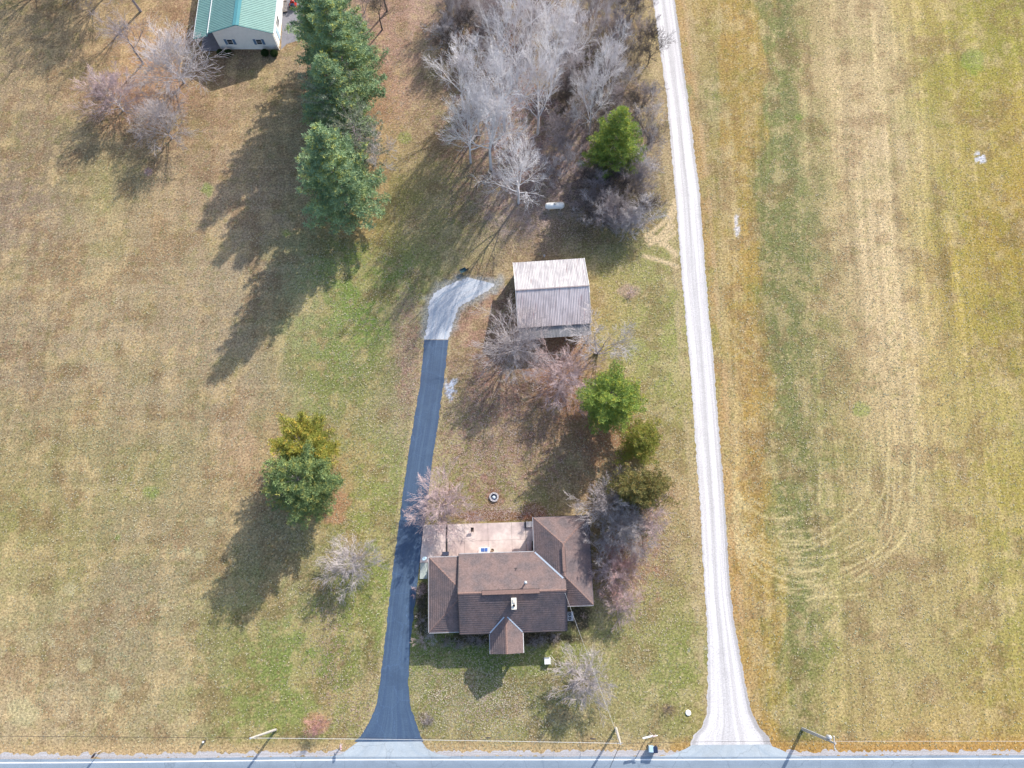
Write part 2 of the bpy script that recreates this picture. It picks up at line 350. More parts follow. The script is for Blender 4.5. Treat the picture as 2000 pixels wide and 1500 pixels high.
def ground_mat():
    m = bpy.data.materials.new('turf'); m.use_nodes = True; t = m.node_tree; N = t.nodes; L = t.links
    b = N['Principled BSDF']; b.inputs['Roughness'].default_value = .95; b.inputs['Specular IOR Level'].default_value = .1
    at = N.new('ShaderNodeAttribute'); at.attribute_name = 'col'
    pos = N.new('ShaderNodeNewGeometry').outputs['Position']
    def noise(sc, det, ro, st=(1, 1, 1)):
        mp = N.new('ShaderNodeMapping'); mp.inputs['Scale'].default_value = st; L.new(pos, mp.inputs[0])
        n = N.new('ShaderNodeTexNoise'); n.inputs['Scale'].default_value = sc; n.inputs['Detail'].default_value = det; n.inputs['Roughness'].default_value = ro
        L.new(mp.outputs[0], n.inputs[0]); return n
    def rng(o, a, b_, c, d):
        r = N.new('ShaderNodeMapRange'); r.inputs[1].default_value = a; r.inputs[2].default_value = b_; r.inputs[3].default_value = c; r.inputs[4].default_value = d
        L.new(o, r.inputs[0]); return r.outputs[0]
    def mix(f, a, bcol, mode='MIX'):
        x = N.new('ShaderNodeMix'); x.data_type = 'RGBA'; x.blend_type = mode
        L.new(f, x.inputs[0]) if not isinstance(f, float) else setattr(x.inputs[0], 'default_value', f)
        L.new(a, x.inputs[6])
        if isinstance(bcol, tuple): x.inputs[7].default_value = (*bcol, 1)
        else: L.new(bcol, x.inputs[7])
        return x.outputs[2]
    a = noise(1.9, 6, .75); f1 = noise(3.4, 3, .85)
    c = mix(rng(a.outputs[0], .52, .64, 0, .30), at.outputs['Color'], alb((136, 138, 66)))
    c = mix(rng(noise(3.1, 5, .8).outputs[0], .53, .64, 0, .6), c, alb((226, 202, 156)))
    c = mix(rng(noise(4.0, 5, .8, (1.3, 1, 1)).outputs[0], .53, .66, 0, .6), c, alb((104, 84, 66)))
    sc = N.new('ShaderNodeVectorMath'); sc.operation = 'SCALE'
    L.new(c, sc.inputs[0]); L.new(rng(f1.outputs[0], .32, .68, .46, 1.58), sc.inputs['Scale'])
    L.new(sc.outputs[0], b.inputs['Base Color'])
    bp = N.new('ShaderNodeBump'); bp.inputs['Strength'].default_value = .55; bp.inputs['Distance'].default_value = .12
    L.new(noise(3.2, 5, .75).outputs[0], bp.inputs['Height']); L.new(bp.outputs[0], b.inputs['Normal'])
    return m
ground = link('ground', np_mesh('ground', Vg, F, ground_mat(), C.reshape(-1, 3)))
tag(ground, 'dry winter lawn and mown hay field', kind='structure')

# ================================================================ ROADS AND PADS
def sheet_mat(name, base, streak, kind, prof=None):
    m = bpy.data.materials.new(name); m.use_nodes = True; t = m.node_tree; N = t.nodes; L = t.links
    b = N['Principled BSDF']; b.inputs['Roughness'].default_value = .85 if kind != 'seal' else .62
    b.inputs['Specular IOR Level'].default_value = .25 if kind != 'seal' else .45
    uv = N.new('ShaderNodeUVMap'); pos = N.new('ShaderNodeNewGeometry').outputs['Position']
    def noise(src, sc, det, st):
        mp = N.new('ShaderNodeMapping'); mp.inputs['Scale'].default_value = st; L.new(src, mp.inputs[0])
        n = N.new('ShaderNodeTexNoise'); n.inputs['Scale'].default_value = sc; n.inputs['Detail'].default_value = det; n.inputs['Roughness'].default_value = .7
        L.new(mp.outputs[0], n.inputs[0]); return n.outputs[0]
    def rng(o, a, b_, c, d):
        r = N.new('ShaderNodeMapRange'); r.inputs[1].default_value = a; r.inputs[2].default_value = b_; r.inputs[3].default_value = c; r.inputs[4].default_value = d
        L.new(o, r.inputs[0]); return r.outputs[0]
    def mix(f, a, c):
        x = N.new('ShaderNodeMix'); x.data_type = 'RGBA'; L.new(f, x.inputs[0])
        if isinstance(a, tuple): x.inputs[6].default_value = (*a, 1)
        else: L.new(a, x.inputs[6])
        x.inputs[7].default_value = (*c, 1); return x.outputs[2]
    c = mix(rng(noise(uv.outputs[0], 1, 4, (7, .02, 1)), .46, .60, 0, 1), base, streak)
    c = mix(rng(noise(pos, .35, 5, (1, 1, 1)), .5, .72, 0, .55), c, streak)
    if kind == 'gravel':
        c = mix(rng(noise(pos, 4.5, 3, (1, 1, 1)), .55, .68, 0, .5), c, tuple(q*.55 for q in base))
    if prof:
        sx = N.new('ShaderNodeSeparateXYZ'); L.new(uv.outputs[0], sx.inputs[0])
        wob = N.new('ShaderNodeMath'); wob.operation = 'MULTIPLY_ADD'; L.new(noise(uv.outputs[0], 1, 3, (2, .15, 1)), wob.inputs[0]); wob.inputs[1].default_value = .10; L.new(sx.outputs[0], wob.inputs[2])
        cr = N.new('ShaderNodeValToRGB'); e = cr.color_ramp.elements
        while len(e) < len(prof): e.new(.5)
        for q_, (p_, v_) in zip(e, prof): q_.position = p_; q_.color = (v_, v_, v_, 1)
        L.new(wob.outputs[0], cr.inputs[0]); pm = N.new('ShaderNodeMix'); pm.data_type = 'RGBA'; pm.blend_type = 'MULTIPLY'; pm.inputs[0].default_value = 1
        L.new(c, pm.inputs[6]); L.new(cr.outputs[0], pm.inputs[7]); c = pm.outputs[2]
    if kind in ('seal', 'road'):
        vo = N.new('ShaderNodeTexVoronoi'); vo.feature = 'DISTANCE_TO_EDGE'; vo.inputs['Scale'].default_value = .28 if kind == 'seal' else .2
        ad = N.new('ShaderNodeVectorMath'); ad.operation = 'ADD'; L.new(pos, ad.inputs[0])
        nz = N.new('ShaderNodeTexNoise'); nz.inputs['Scale'].default_value = .9; nz.inputs['Detail'].default_value = 4; L.new(pos, nz.inputs[0]); L.new(nz.outputs['Color'], ad.inputs[1]); L.new(ad.outputs[0], vo.inputs[0])
        c = mix(rng(vo.outputs['Distance'], .0, .012, .45, 0), c, tuple(q*.45 for q in base) if kind == 'road' else tuple(q*1.9 for q in base))
        c = mix(rng(noise(pos, .22, 5, (1, 1, 1)), .46, .62, 0, .5), c, tuple(q*.72 for q in base))
        c = mix(rng(noise(pos, 1.3, 5, (1, 1, 1)), .62, .72, 0, .5), c, tuple(min(.8, q*1.35) for q in base))
    sc = N.new('ShaderNodeVectorMath'); sc.operation = 'SCALE'; L.new(c, sc.inputs[0])
    amp = {'gravel': .22, 'seal': .16, 'road': .10, 'slab': .14}[kind]
    L.new(rng(noise(pos, 6, 4, (1, 1, 1)), .3, .7, 1-amp, 1+amp), sc.inputs['Scale']); L.new(sc.outputs[0], b.inputs['Base Color'])
    bp = N.new('ShaderNodeBump'); bp.inputs['Strength'].default_value = .4 if kind == 'gravel' else .12; bp.inputs['Distance'].default_value = .05
    L.new(noise(pos, 9, 3, (1, 1, 1)), bp.inputs['Height']); L.new(bp.outputs[0], b.inputs['Normal'])
    return m
def ribbon(name, Lp, Rp, z, m, step=.3, jit=.1, cols=10, seed=1):
    """surface between two edge polylines (world xy), resampled, edges uneven"""
    rs = random.Random(seed)
    Lp = [Vector(p) for p in Lp]; Rp = [Vector(p) for p in Rp]
    n = max(2, int(max(sum((b-a).length for a, b in zip(P[:-1], P[1:])) for P in (Lp, Rp))/step))
    def res(P):
        d = [0]
        for a, b in zip(P[:-1], P[1:]): d.append(d[-1]+(b-a).length)
        out = []; j = 0
        for i in range(n+1):
            t = d[-1]*i/n
            while j < len(P)-2 and d[j+1] < t: j += 1
            f = (t-d[j])/max(1e-9, d[j+1]-d[j]); out.append(P[j].lerp(P[j+1], min(1, max(0, f))))
        return out, d[-1]
    A, la = res(Lp); B, lb = res(Rp); V = []; uv = []
    ja = jb = 0
    for i in range(n+1):
        ja = ja*.4 + rs.uniform(-jit, jit); jb = jb*.4 + rs.uniform(-jit, jit)
        d = (B[i]-A[i]).normalized()
        for k in range(cols+1):
            p = A[i].lerp(B[i], k/cols)
            if k == 0: p = p+d*ja
            if k == cols: p = p+d*jb
            V.append((p.x, p.y, z)); uv.append((k/cols, la*i/n))
    idx = np.arange((n+1)*(cols+1)).reshape(n+1, cols+1)
    Fq = np.stack([idx[:-1, :-1], idx[:-1, 1:], idx[1:, 1:], idx[1:, :-1]], -1).reshape(-1, 4)
    Va = np.array(V)
    p0, p1, p2 = Va[Fq[0, 0]], Va[Fq[0, 1]], Va[Fq[0, 2]]
    if np.cross(p1-p0, p2-p0)[2] < 0: Fq = Fq[:, ::-1]
    o = link(name, np_mesh(name, Va, Fq, m, uv=uv)); tag(o, kind='structure'); return o
def edges(rows): return [g(u, v) for v, u, _ in rows], [g(u, v) for v, _, u in rows]

m_lane = sheet_mat('pale_gravel', (.66, .64, .65), (.50, .48, .485), 'gravel', [(0, .62), (.10, .80), (.22, 1), (.36, 1), (.44, .80), (.58, .78), (.66, .97), (.80, 1), (.92, .86), (1, .66)])
m_seal = sheet_mat('sealed_asphalt', (.046, .082, .150), (.068, .115, .185), 'seal')
m_road = sheet_mat('old_asphalt', (.225, .285, .36), (.255, .315, .38), 'road', [(0, .95), (.12, 1.0), (.2, .86), (.3, 1), (.42, .88), (.5, 1), (.62, .86), (.8, .9), (.9, 1)])
m_apron = sheet_mat('worn_apron', (.40, .45, .49), (.34, .40, .46), 'road')
m_pad = sheet_mat('grey_blue_gravel', alb((238, 240, 242)), alb((200, 214, 226)), 'gravel')
m_shoulder = sheet_mat('shoulder_gravel', alb((225, 222, 222)), alb((195, 185, 175)), 'gravel')
LN = [(-260,1238,1268),(0,1275,1318),(190,1302,1343),(380,1319,1367),(560,1333,1380),(700,1346,1393),(860,1358,1406),(1000,1368,1417),(1160,1376,1427),(1240,1382,1438),(1330,1382,1455),(1390,1380,1468),(1420,1372,1483),(1438,1354,1500),(1458,1348,1508)]
La, Lb = edges(LN); ribbon('gravel_lane', La, Lb, .008, m_lane, .22, .09, 12, 2)
DR = [(664,829,876),(750,820,866),(860,802,851),(880,799,847),(960,787,838),(1025,779,829),(1048,776,826),(1100,769,820),(1165,761,812),(1250,752,802),(1300,746,799),(1340,742,797),(1380,734,801),(1410,722,812),(1435,707,821),(1449,692,827)]
La, Lb = edges(DR); ribbon('driveway', La, Lb, .008, m_seal, .25, .07, 8, 3)
PD = [(0,0,0)]
ribbon('gravel_turnaround', [g(*p) for p in ((829,663),(833,640),(836,612),(838,590),(852,569),(880,555),(915,542))],
       [g(*p) for p in ((877,663),(881,645),(888,622),(897,600),(918,586),(945,574),(968,555))], .004, m_pad, .2, .16, 14, 4)
xs = np.arange(-90, 90.1, 1.5)
ry = [float(rdY(x)) for x in xs]
ribbon('road', [(x, y+.38) for x, y in zip(xs, ry)], [(x, y-7.2) for x, y in zip(xs, ry)], .012, m_road, .8, .02, 12, 5)
ribbon('gravel_shoulder', [(x, y+.95) for x, y in zip(xs, ry)], [(x, y+.30) for x, y in zip(xs, ry)], .004, m_shoulder, .25, .22, 2, 6)
m_white = mat('road_paint', (.80, .80, .80), .6, .06, 2); m_yel = mat('yellow_paint', (.6, .42, .05), .6, .1, 2)
ribbon('road_marking', [(x, y+.07) for x, y in zip(xs, ry)], [(x, y-.07) for x, y in zip(xs, ry)], .016, m_white, 1.0, .004, 1, 7)
ribbon('road_marking', [(x, y-6.7) for x, y in zip(xs, ry)], [(x, y-6.84) for x, y in zip(xs, ry)], .016, m_white, 1.0, .004, 1, 7)
ribbon('road_marking', [(x, y-3.30) for x, y in zip(xs, ry)], [(x, y-3.42) for x, y in zip(xs, ry)], .016, m_yel, 1.0, .004, 1, 7)
ribbon('driveway_apron', [g(*p) for p in ((628,1478),(665,1474),(686,1459),(699,1449))], [g(*p) for p in ((885,1478),(855,1473),(833,1462),(823,1448))], .0165 - .0005, m_apron, .3, .06, 10, 8)
ribbon('lane_apron', [g(*p) for p in ((1275,1478),(1310,1475),(1340,1462),(1352,1455))], [g(*p) for p in ((1570,1478),(1545,1474),(1520,1462),(1500,1454))], .0165 - .0005, m_apron, .3, .06, 10, 9)

# ================================================================ MATERIALS
m_shingle_n = None
def shingle_mat():
    m = bpy.data.materials.new('brown_shingle'); m.use_nodes = True; t = m.node_tree; N = t.nodes; L = t.links
    b = N['Principled BSDF']; b.inputs['Roughness'].default_value = .9; b.inputs['Specular IOR Level'].default_value = .2
    pos = N.new('ShaderNodeTexCoord').outputs['Object']
    def noise(sc, det, st=(1, 1, 1)):
        mp = N.new('ShaderNodeMapping'); mp.inputs['Scale'].default_value = st; L.new(pos, mp.inputs[0])
        n = N.new('ShaderNodeTexNoise'); n.inputs['Scale'].default_value = sc; n.inputs['Detail'].default_value = det
        L.new(mp.outputs[0], n.inputs[0]); return n.outputs[0]
    def rng(o, a, b_, c, d):
        r = N.new('ShaderNodeMapRange'); r.inputs[1].default_value = a; r.inputs[2].default_value = b_; r.inputs[3].default_value = c; r.inputs[4].default_value = d
        L.new(o, r.inputs[0]); return r.outputs[0]
    x = N.new('ShaderNodeMix'); x.data_type = 'RGBA'
    x.inputs[6].default_value = (.200, .146, .138, 1); x.inputs[7].default_value = (.150, .122, .124, 1)
    L.new(rng(noise(.7, 5), .42, .62, 0, 1), x.inputs[0])
    vo = N.new('ShaderNodeTexVoronoi'); vo.inputs['Scale'].default_value = 6; L.new(pos, vo.inputs[0])
    s1 = N.new('ShaderNodeVectorMath'); s1.operation = 'SCALE'; L.new(x.outputs[2], s1.inputs[0])
    sep = N.new('ShaderNodeSeparateColor'); L.new(vo.outputs['Color'], sep.inputs[0])
    L.new(rng(sep.outputs[0], 0, 1, .86, 1.14), s1.inputs['Scale'])
    s2 = N.new('ShaderNodeVectorMath'); s2.operation = 'SCALE'; L.new(s1.outputs[0], s2.inputs[0])
    L.new(rng(noise(9, 3), .3, .7, .84, 1.16), s2.inputs['Scale']); L.new(s2.outputs[0], b.inputs['Base Color'])
    return m
m_shingle = shingle_mat()
m_cap = mat('ridge_shingle', (.23, .15, .13), .9, .25, 6)
m_guttergrey = mat('gutter_grey', (.42, .42, .44), .5, .2, 3)
m_metalwhite = mat('white_metal', (.72, .73, .74), .45, .06, 3)
m_flash = mat('flashing', (.52, .58, .66), .35, .08, 4, metal=.3)
m_dark = mat('dark_trim', (.05, .045, .05), .7, .2, 4)
m_black = mat('black_opening', (.01, .01, .01), .9, .1, 3)
m_brick = mat('tan_brick', (.36, .25, .20), .85, .25, 5)
m_cream = mat('cream_stone', (.62, .57, .48), .85, .14, 4, bump=.2)
m_conc = mat('patio_concrete', (.63, .53, .49), .85, .22, .9, hue=(.46, .37, .35), bump=.1, coord='World')
m_conc2 = mat('concrete_step', (.50, .47, .46), .85, .12, 2, bump=.1)
m_padc = mat('mossy_concrete', (.42, .47, .44), .85, .14, 1.6, bump=.1)
m_glass = mat('window_glass', (.03, .04, .05), .1, .05, 1, spec=.6)
m_blue = mat('blue_plastic', (.06, .14, .40), .5, .12, 4)
m_ltblue = mat('pale_blue_plastic', (.42, .58, .72), .5, .12, 4)
m_navy = mat('navy_plastic', (.02, .035, .08), .5, .12, 4)
m_wood = mat('grey_timber', (.34, .30, .27), .9, .25, 3, stretch=(4, 4, .6), bump=.2)
m_paletim = mat('weathered_pole', (.42, .40, .38), .85, .2, 3, stretch=(4, 4, .4))
m_galv = mat('galvanised_steel', (.55, .57, .60), .4, .1, 4, metal=.4)
m_tank = mat('tank_paint', (.80, .80, .77), .4, .07, 3)
m_pink = mat('faded_mailbox', (.50, .36, .38), .6, .15, 5)
m_siding = mat('white_siding', (.80, .80, .78), .6, .06, 2)
m_teal = mat('teal_metal', (.19, .345, .31), .5, .10, 1.2, spec=.4, coord='World')
m_tealcap = mat('teal_ridge', (.085, .27, .30), .45, .08, 2, spec=.4)
m_shutter = mat('blue_shutter', (.10, .19, .32), .6, .1, 5)
m_red = mat('red_paint', (.42, .03, .02), .4, .1, 4)
m_rubber = mat('rubber', (.015, .015, .017), .8, .2, 5)
m_ash = mat('pale_ash', (.60, .66, .72), .9, .2, 6)
m_stone = mat('ring_stone', (.48, .45, .46), .85, .15, 5)
m_leaf = mat('fallen_leaf', (.34, .23, .19), .9, .35, 2, hue=(.42, .33, .28), coord='World')

def shift(pts, dz): return [(p[0], p[1], p[2]+dz) for p in pts]
def clip(poly, nrm, c, keep_ge):
    out = []
    for i in range(len(poly)):
        a, b = poly[i], poly[(i+1) % len(poly)]
        da, db = a.dot(nrm)-c, b.dot(nrm)-c
        if not keep_ge: da, db = -da, -db
        if da >= 0: out.append(a)
        if (da > 0 > db) or (da < 0 < db): out.append(a.lerp(b, da/(da-db)))
    return out
def courses(poly, pitch=.30, lift=.06, mb=None):
    """shingle courses cut from a planar roof polygon (3D points, lowest edge = eave)"""
    P = [Vector(p) for p in poly]
    n = Vector((0, 0, 0))
    for i in range(len(P)):
        a, b = P[i], P[(i+1) % len(P)]; n += a.cross(b)
    n.normalize()
    if n.z < 0: P.reverse(); n = -n
    up = (Vector((0, 0, 1)) - n*n.z).normalized()
    lo = min(p.dot(up) for p in P); hi = max(p.dot(up) for p in P)
    mb = mb or MB(); k = 0; s = lo
    while s < hi-1e-4:
        e = min(hi, s+pitch)
        q = clip(clip(P, up, s, True), up, e, False)
        if len(q) >= 3:
            top = [p + n*(lift*(1-(p.dot(up)-s)/pitch)+.002) for p in q]
            mb.add(top, [tuple(range(len(top)))])
            for i in range(len(q)):
                a, b = q[i], q[(i+1) % len(q)]
                if abs(a.dot(up)-s) < 1e-4 and abs(b.dot(up)-s) < 1e-4 and (a-b).length > .01:
                    mb.add([a-n*.01, b-n*.01, b+n*(lift+.002), a+n*(lift+.002)], [(0, 1, 2, 3)])
        s = e
    return mb
def caps(a, b, w=.16, pitch=.22, mb=None, droop=.3):
    a, b = Vector(a), Vector(b); d = (b-a); L_ = d.length; d.normalize(); side = d.cross(Vector((0, 0, 1))).normalized(); mb = mb or MB()
    n = int(L_/pitch)
    for i in range(n):
        p = a+d*(i*L_/n); q = a+d*((i+1)*L_/n+.03); z0 = Vector((0, 0, .065)); z1 = Vector((0, 0, .035)); dn = Vector((0, 0, -w*droop))
        vs = [p+side*w+z1+dn, p+z0, p-side*w+z1+dn, q+side*w+z1*.6+dn, q+z0*.65, q-side*w+z1*.6+dn]
        mb.add(vs, [(0, 1, 4, 3), (1, 2, 5, 4), (0, 3, 5, 2)])
    return mb
def bar(mb, a, b, w, h, mi=0):
    """box beam along a->b, w wide, h tall, centred on the line"""
    a, b = Vector(a), Vector(b); d = (b-a).normalized(); s = d.cross(Vector((0, 0, 1))).normalized()*w/2; u = s.cross(d).normalized()*h/2
    vs = [a-s-u, a+s-u, a+s+u, a-s+u, b-s-u, b+s-u, b+s+u, b-s+u]
    return mb.add(vs, [(0,3,2,1),(4,5,6,7),(0,1,5,4),(1,2,6,5),(2,3,7,6),(3,0,4,7)], mi)

# ================================================================ RANCH HOUSE
HX, HY = g(1000, 1160); HR = R(1.8)
house = empty('ranch_house', (HX, HY, 0), HR)
tag(house, 'brown shingled ranch house with concrete patio, at the foot of the asphalt driveway', 'house')
K = .54
def part(mb, name, m, parent=house, smooth=False): return mb.build(name, m, parent, smooth)
# walls (0.45 m inside the eaves)
w_ = MB()
for (x0, x1, y0, y1, h) in ((-6.35, 6.4, -4.2, 4.78, 3.0), (3.55, 9.95, -1.22, 9.18, 2.98), (-10.25, -6.36, -3.95, 4.5, 2.9)):
    w_.box((x0, y0, 0), (x1, y1, h))
w_.add([(-6.4, -4.64, 3.05), (-6.4, 5.2, 3.05), (-6.4, .28, 5.70)], [(0, 2, 1)]); w_.add([(6.5, -4.64, 3.05), (6.5, 5.2, 3.05), (6.5, .28, 5.70)], [(0, 1, 2)])
w_.box((-2.7, -6.9, 0), (-2.4, -6.6, 3.0)); w_.box((.65, -6.9, 0), (.95, -6.6, 3.0)); w_.add([(-2.9, -6.95, 3.05), (1.15, -6.95, 3.05), (-.9, -6.95, 4.18)], [(0, 1, 2)])
part(w_, 'wall', m_brick)
ZE = 3.1
main_n = [(-6.75, 5.2, ZE), (3.1, 5.2, ZE), (6.74, 1.56, ZE+3.64*K), (6.85, 1.56, ZE+3.64*K), (6.85, .28, ZE+4.92*K), (-6.75, .28, ZE+4.92*K)]
main_s = [(-6.75, -4.64, ZE), (6.87, -4.64, ZE), (6.87, .28, ZE+4.92*K), (-6.75, .28, ZE+4.92*K)]
RW = 3.64*K
east = [[(3.1, 9.62, ZE), (6.74, 5.98, ZE+RW), (6.74, 1.56, ZE+RW), (3.1, 5.2, ZE)], [(3.1, 9.62, ZE), (10.38, 9.62, ZE), (6.74, 5.98, ZE+RW)],
        [(10.38, 9.62, ZE), (10.38, -1.66, ZE), (6.74, 1.98, ZE+RW), (6.74, 5.98, ZE+RW)], [(6.87, -1.66, ZE), (10.38, -1.66, ZE), (6.87, 1.85, ZE+3.51*K)]]
KL, ZL = .48, 2.95
left = [[(-10.68, 4.9, ZL), (-10.68, -4.36, ZL), (-6.78, -.46, ZL+3.9*KL), (-6.78, 1.0, ZL+3.9*KL)], [(-10.68, 4.9, ZL), (-6.78, 4.9, ZL), (-6.78, 1.0, ZL+3.9*KL)],
        [(-10.68, -4.36, ZL), (-6.78, -4.36, ZL), (-6.78, -.46, ZL+3.9*KL)]]
PX0, PX1, PRX = -2.95, 1.2, -.88
porch = [[(PX0, -7.15, ZE), (PX0, -4.66, ZE), (PRX, -2.57, ZE+2.07*K), (PRX, -7.15, ZE+2.07*K)], [(PX1, -7.15, ZE), (PX1, -4.66, ZE), (PRX, -2.57, ZE+2.07*K), (PRX, -7.15, ZE+2.07*K)]]
RO = []
for pl in [main_n, main_s] + east + left: RO.append(part(courses(pl), 'roof', m_shingle))
for pl in porch: RO.append(part(courses(shift(pl, .012)), 'roof', m_shingle))
roof_main, roof_south, roof_east, porch_roof = RO[0], RO[1], RO[2], RO[9]
# underside of all slopes (closed eaves) and fascia
sf = MB()
for (x0, x1, y0, y1) in ((-6.7, 6.8, -4.6, 5.15), (3.15, 10.33, -1.61, 9.57), ): sf.box((x0, y0, 2.93), (x1, y1, 3.06))
sf.box((-10.63, -4.31, 2.80), (-6.76, 4.85, 2.92)); sf.box((-2.9, -7.1, 2.94), (1.15, -4.61, 3.055))
part(sf, 'soffit', m_metalwhite)
cp = MB()
caps((6.74, 1.98, ZE+RW), (6.74, 5.98, ZE+RW), mb=cp)
for a, b in (((3.1, 9.62, ZE), (6.74, 5.98, ZE+RW)), ((10.38, 9.62, ZE), (6.74, 5.98, ZE+RW)), ((10.38, -1.66, ZE), (6.87, 1.85, ZE+3.51*K)),
             ((-10.68, 4.9, ZL), (-6.8, 1.02, ZL+3.88*KL)), ((-10.68, -4.36, ZL), (-6.8, -.48, ZL+3.88*KL)), ((-6.75, .28, ZE+4.92*K), (6.87, .28, ZE+4.92*K)), ((PRX, -7.15, ZE+2.07*K+.01), (PRX, -2.6, ZE+2.07*K+.01))):
    caps(a, b, mb=cp)
o = part(cp, 'ridge_cap', m_cap); o['kind'] = 'stuff'
rv = MB(); rv.box((-3.75, .02, 5.76), (3.45, .54, 5.83)); part(rv, 'ridge_vent', m_cap, roof_main)
rv = MB(); rv.box((-3.78, .54, 5.74), (3.48, .60, 5.80)); rv.box((-3.78, -.02, 5.74), (3.48, .02, 5.80)); part(rv, 'ridge_vent', m_dark, roof_main)
rv = MB(); rv.box((6.50, 2.55, 5.06), (6.56, 5.55, 5.13)); rv.box((6.94, 2.55, 5.06), (7.0, 5.55, 5.13)); rv.box((6.56, 2.55, 5.05), (6.94, 5.55, 5.14), 1); part(rv, 'ridge_vent', [m_dark, m_cap], roof_east)
def strip(a, b, w, m, parent, name='valley_flashing', lift=.085):
    mb = MB(); a = Vector(a)+Vector((0, 0, lift)); b = Vector(b)+Vector((0, 0, lift)); bar(mb, a, b, w, .02); return part(mb, name, m, parent)
strip((3.15, 5.15, ZE+.02), (6.55, 1.75, ZE+3.45*K+.02), .20, m_flash, roof_main)
strip((PX0+.02, -4.64, ZE+.02), (PRX-.2, -2.74, ZE+1.9*K+.02), .15, m_flash, roof_south)
strip((PX1-.02, -4.64, ZE+.02), (PRX+.2, -2.74, ZE+1.9*K+.02), .15, m_flash, roof_south)
# gutters
def gutter(a, b, m=m_guttergrey, wd=.09, parent=house):
    mb = MB(); bar(mb, a, b, wd, .10); a, b = Vector(a), Vector(b); return part(mb, 'gutter', m, parent)
gutter((-10.74, -4.40, 2.93), (-10.74, 4.94, 2.93)); gutter((-10.68, 4.97, 2.93), (-6.80, 4.97, 2.93)); gutter((-10.68, -4.43, 2.93), (-6.8, -4.43, 2.93))
gutter((-6.70, 5.27, 3.07), (3.02, 5.27, 3.07)); gutter((3.03, 5.32, 3.07), (3.03, 9.66, 3.07)); gutter((PX0-.06, -7.15, 3.07), (PX0-.06, -4.75, 3.07), m_galv, .08); gutter((PX1+.06, -7.15, 3.07), (PX1+.06, -4.75, 3.07), m_metalwhite, .08)
gutter((6.95, -1.73, 3.07), (10.40, -1.73, 3.07)); gutter((10.45, -1.66, 3.07), (10.45, 9.62, 3.07), m_dark, .08); gutter((-6.7, -4.71, 3.07), (PX0-.1, -4.71, 3.07), m_dark, .09); gutter((PX1+.1, -4.71, 3.07), (6.8, -4.71, 3.07), m_dark, .09)
gutter((3.1, 9.69, 3.07), (10.3, 9.69, 3.07), m_dark, .09)
rk = MB(); bar(rk, (-6.79, 5.2, ZE+.02), (-6.79, .28, ZE+4.92*K+.02), .07, .2); bar(rk, (-6.79, .28, ZE+4.92*K+.02), (-6.79, -4.64, ZE+.02), .07, .2)
bar(rk, (6.9, .9, ZE+4.3*K+.02), (6.9, .28, ZE+4.92*K+.02), .05, .2); bar(rk, (6.9, .28, ZE+4.92*K+.02), (6.9, -4.64, ZE+.02), .05, .2); part(rk, 'rake_board', m_dark)['kind'] = 'stuff'
dsp = MB(); dsp.tube([(10.5, -1.2, 2.95), (10.25, -1.2, 2.6), (10.05, -1.2, 2.4), (10.05, -1.2, .1)], .05, 6); part(dsp, 'downspout', m_metalwhite)
# chimney
ch = MB(); ch.box((-.05, -1.72, 3.6), (.47, -.50, 6.62)); chim = part(ch, 'chimney', m_cream)
cc = MB(); cc.box((-.11, -1.80, 6.62), (.53, -.42, 6.76)); part(cc, 'chimney_cap', mat('cap_concrete', (.72, .70, .62), .8, .1, 4), chim)
fl_ = MB(); fl_.lathe([(.15, 6.76), (.15, 6.95), (.12, 6.95), (.12, 6.80), (0, 6.80)], (.21, -1.33, 0), 12); part(fl_, 'flue', m_dark, chim)
fl_ = MB(); fl_.box((.07, -1.02, 6.76), (.35, -.58, 6.86)); part(fl_, 'flue', m_cream, chim)
# flue with cap, soil pipe
vp = MB(); zz = ZE+(5.2-1.35)*K
vp.tube([(1.75, 1.35, zz-.1), (1.75, 1.35, zz+1.0)], .09, 10); vp.lathe([(.0, zz+1.16), (.19, zz+1.1), (.21, zz+1.0), (.11, zz+.95)], (1.75, 1.35, 0), 12); vp.lathe([(.24, zz+.02), (.11, zz+.22)], (1.75, 1.35, 0), 10)
part(vp, 'flue_pipe', m_galv, roof_main, True)
zz = ZE+(5.2-3.05)*K; sp = MB(); sp.tube([(.6, 3.05, zz-.05), (.6, 3.05, zz+.32)], .06, 8); sp.box((.42, 2.87, zz-.06), (.78, 3.23, zz+.03)); part(sp, 'soil_pipe', m_dark, roof_main)
# windows and door of the walls under the eaves
def window(x, y, z, wd, ht, face, parent=house, fr=m_metalwhite):
    """face: 'n','s','e','w' """
    n = {'n': (0, 1), 's': (0, -1), 'e': (1, 0), 'w': (-1, 0)}[face]; t = (abs(n[1]), abs(n[0]))
    def b(mb, u0, u1, z0, z1, d0, d1):
        xs_ = sorted((x+t[0]*u0+n[0]*d0, x+t[0]*u1+n[0]*d1)); ys_ = sorted((y+t[1]*u0+n[1]*d0, y+t[1]*u1+n[1]*d1)); mb.box((xs_[0], ys_[0], z0), (xs_[1], ys_[1], z1))
    f = MB()
    for a_ in ((-wd/2-.07, -wd/2, z-ht/2-.07, z+ht/2+.07), (wd/2, wd/2+.07, z-ht/2-.07, z+ht/2+.07), (-wd/2, wd/2, z+ht/2, z+ht/2+.07), (-wd/2, wd/2, z-ht/2-.07, z-ht/2), (-wd/2, wd/2, z-.02, z+.02)):
        b(f, *a_, .0, .06)
    fo = f.build('window', fr, parent); p = MB(); b(p, -wd/2+.003, wd/2-.003, z-ht/2+.003, z-.022, .004, .02); p.build('pane', m_glass, fo)
    p = MB(); b(p, -wd/2+.003, wd/2-.003, z+.022, z+ht/2-.003, .004, .025); p.build('pane', m_glass, fo); return fo
for x in (-5.2, -4.0, 2.6, 4.9): window(x, -4.2, 1.6, .95, 1.2, 's')
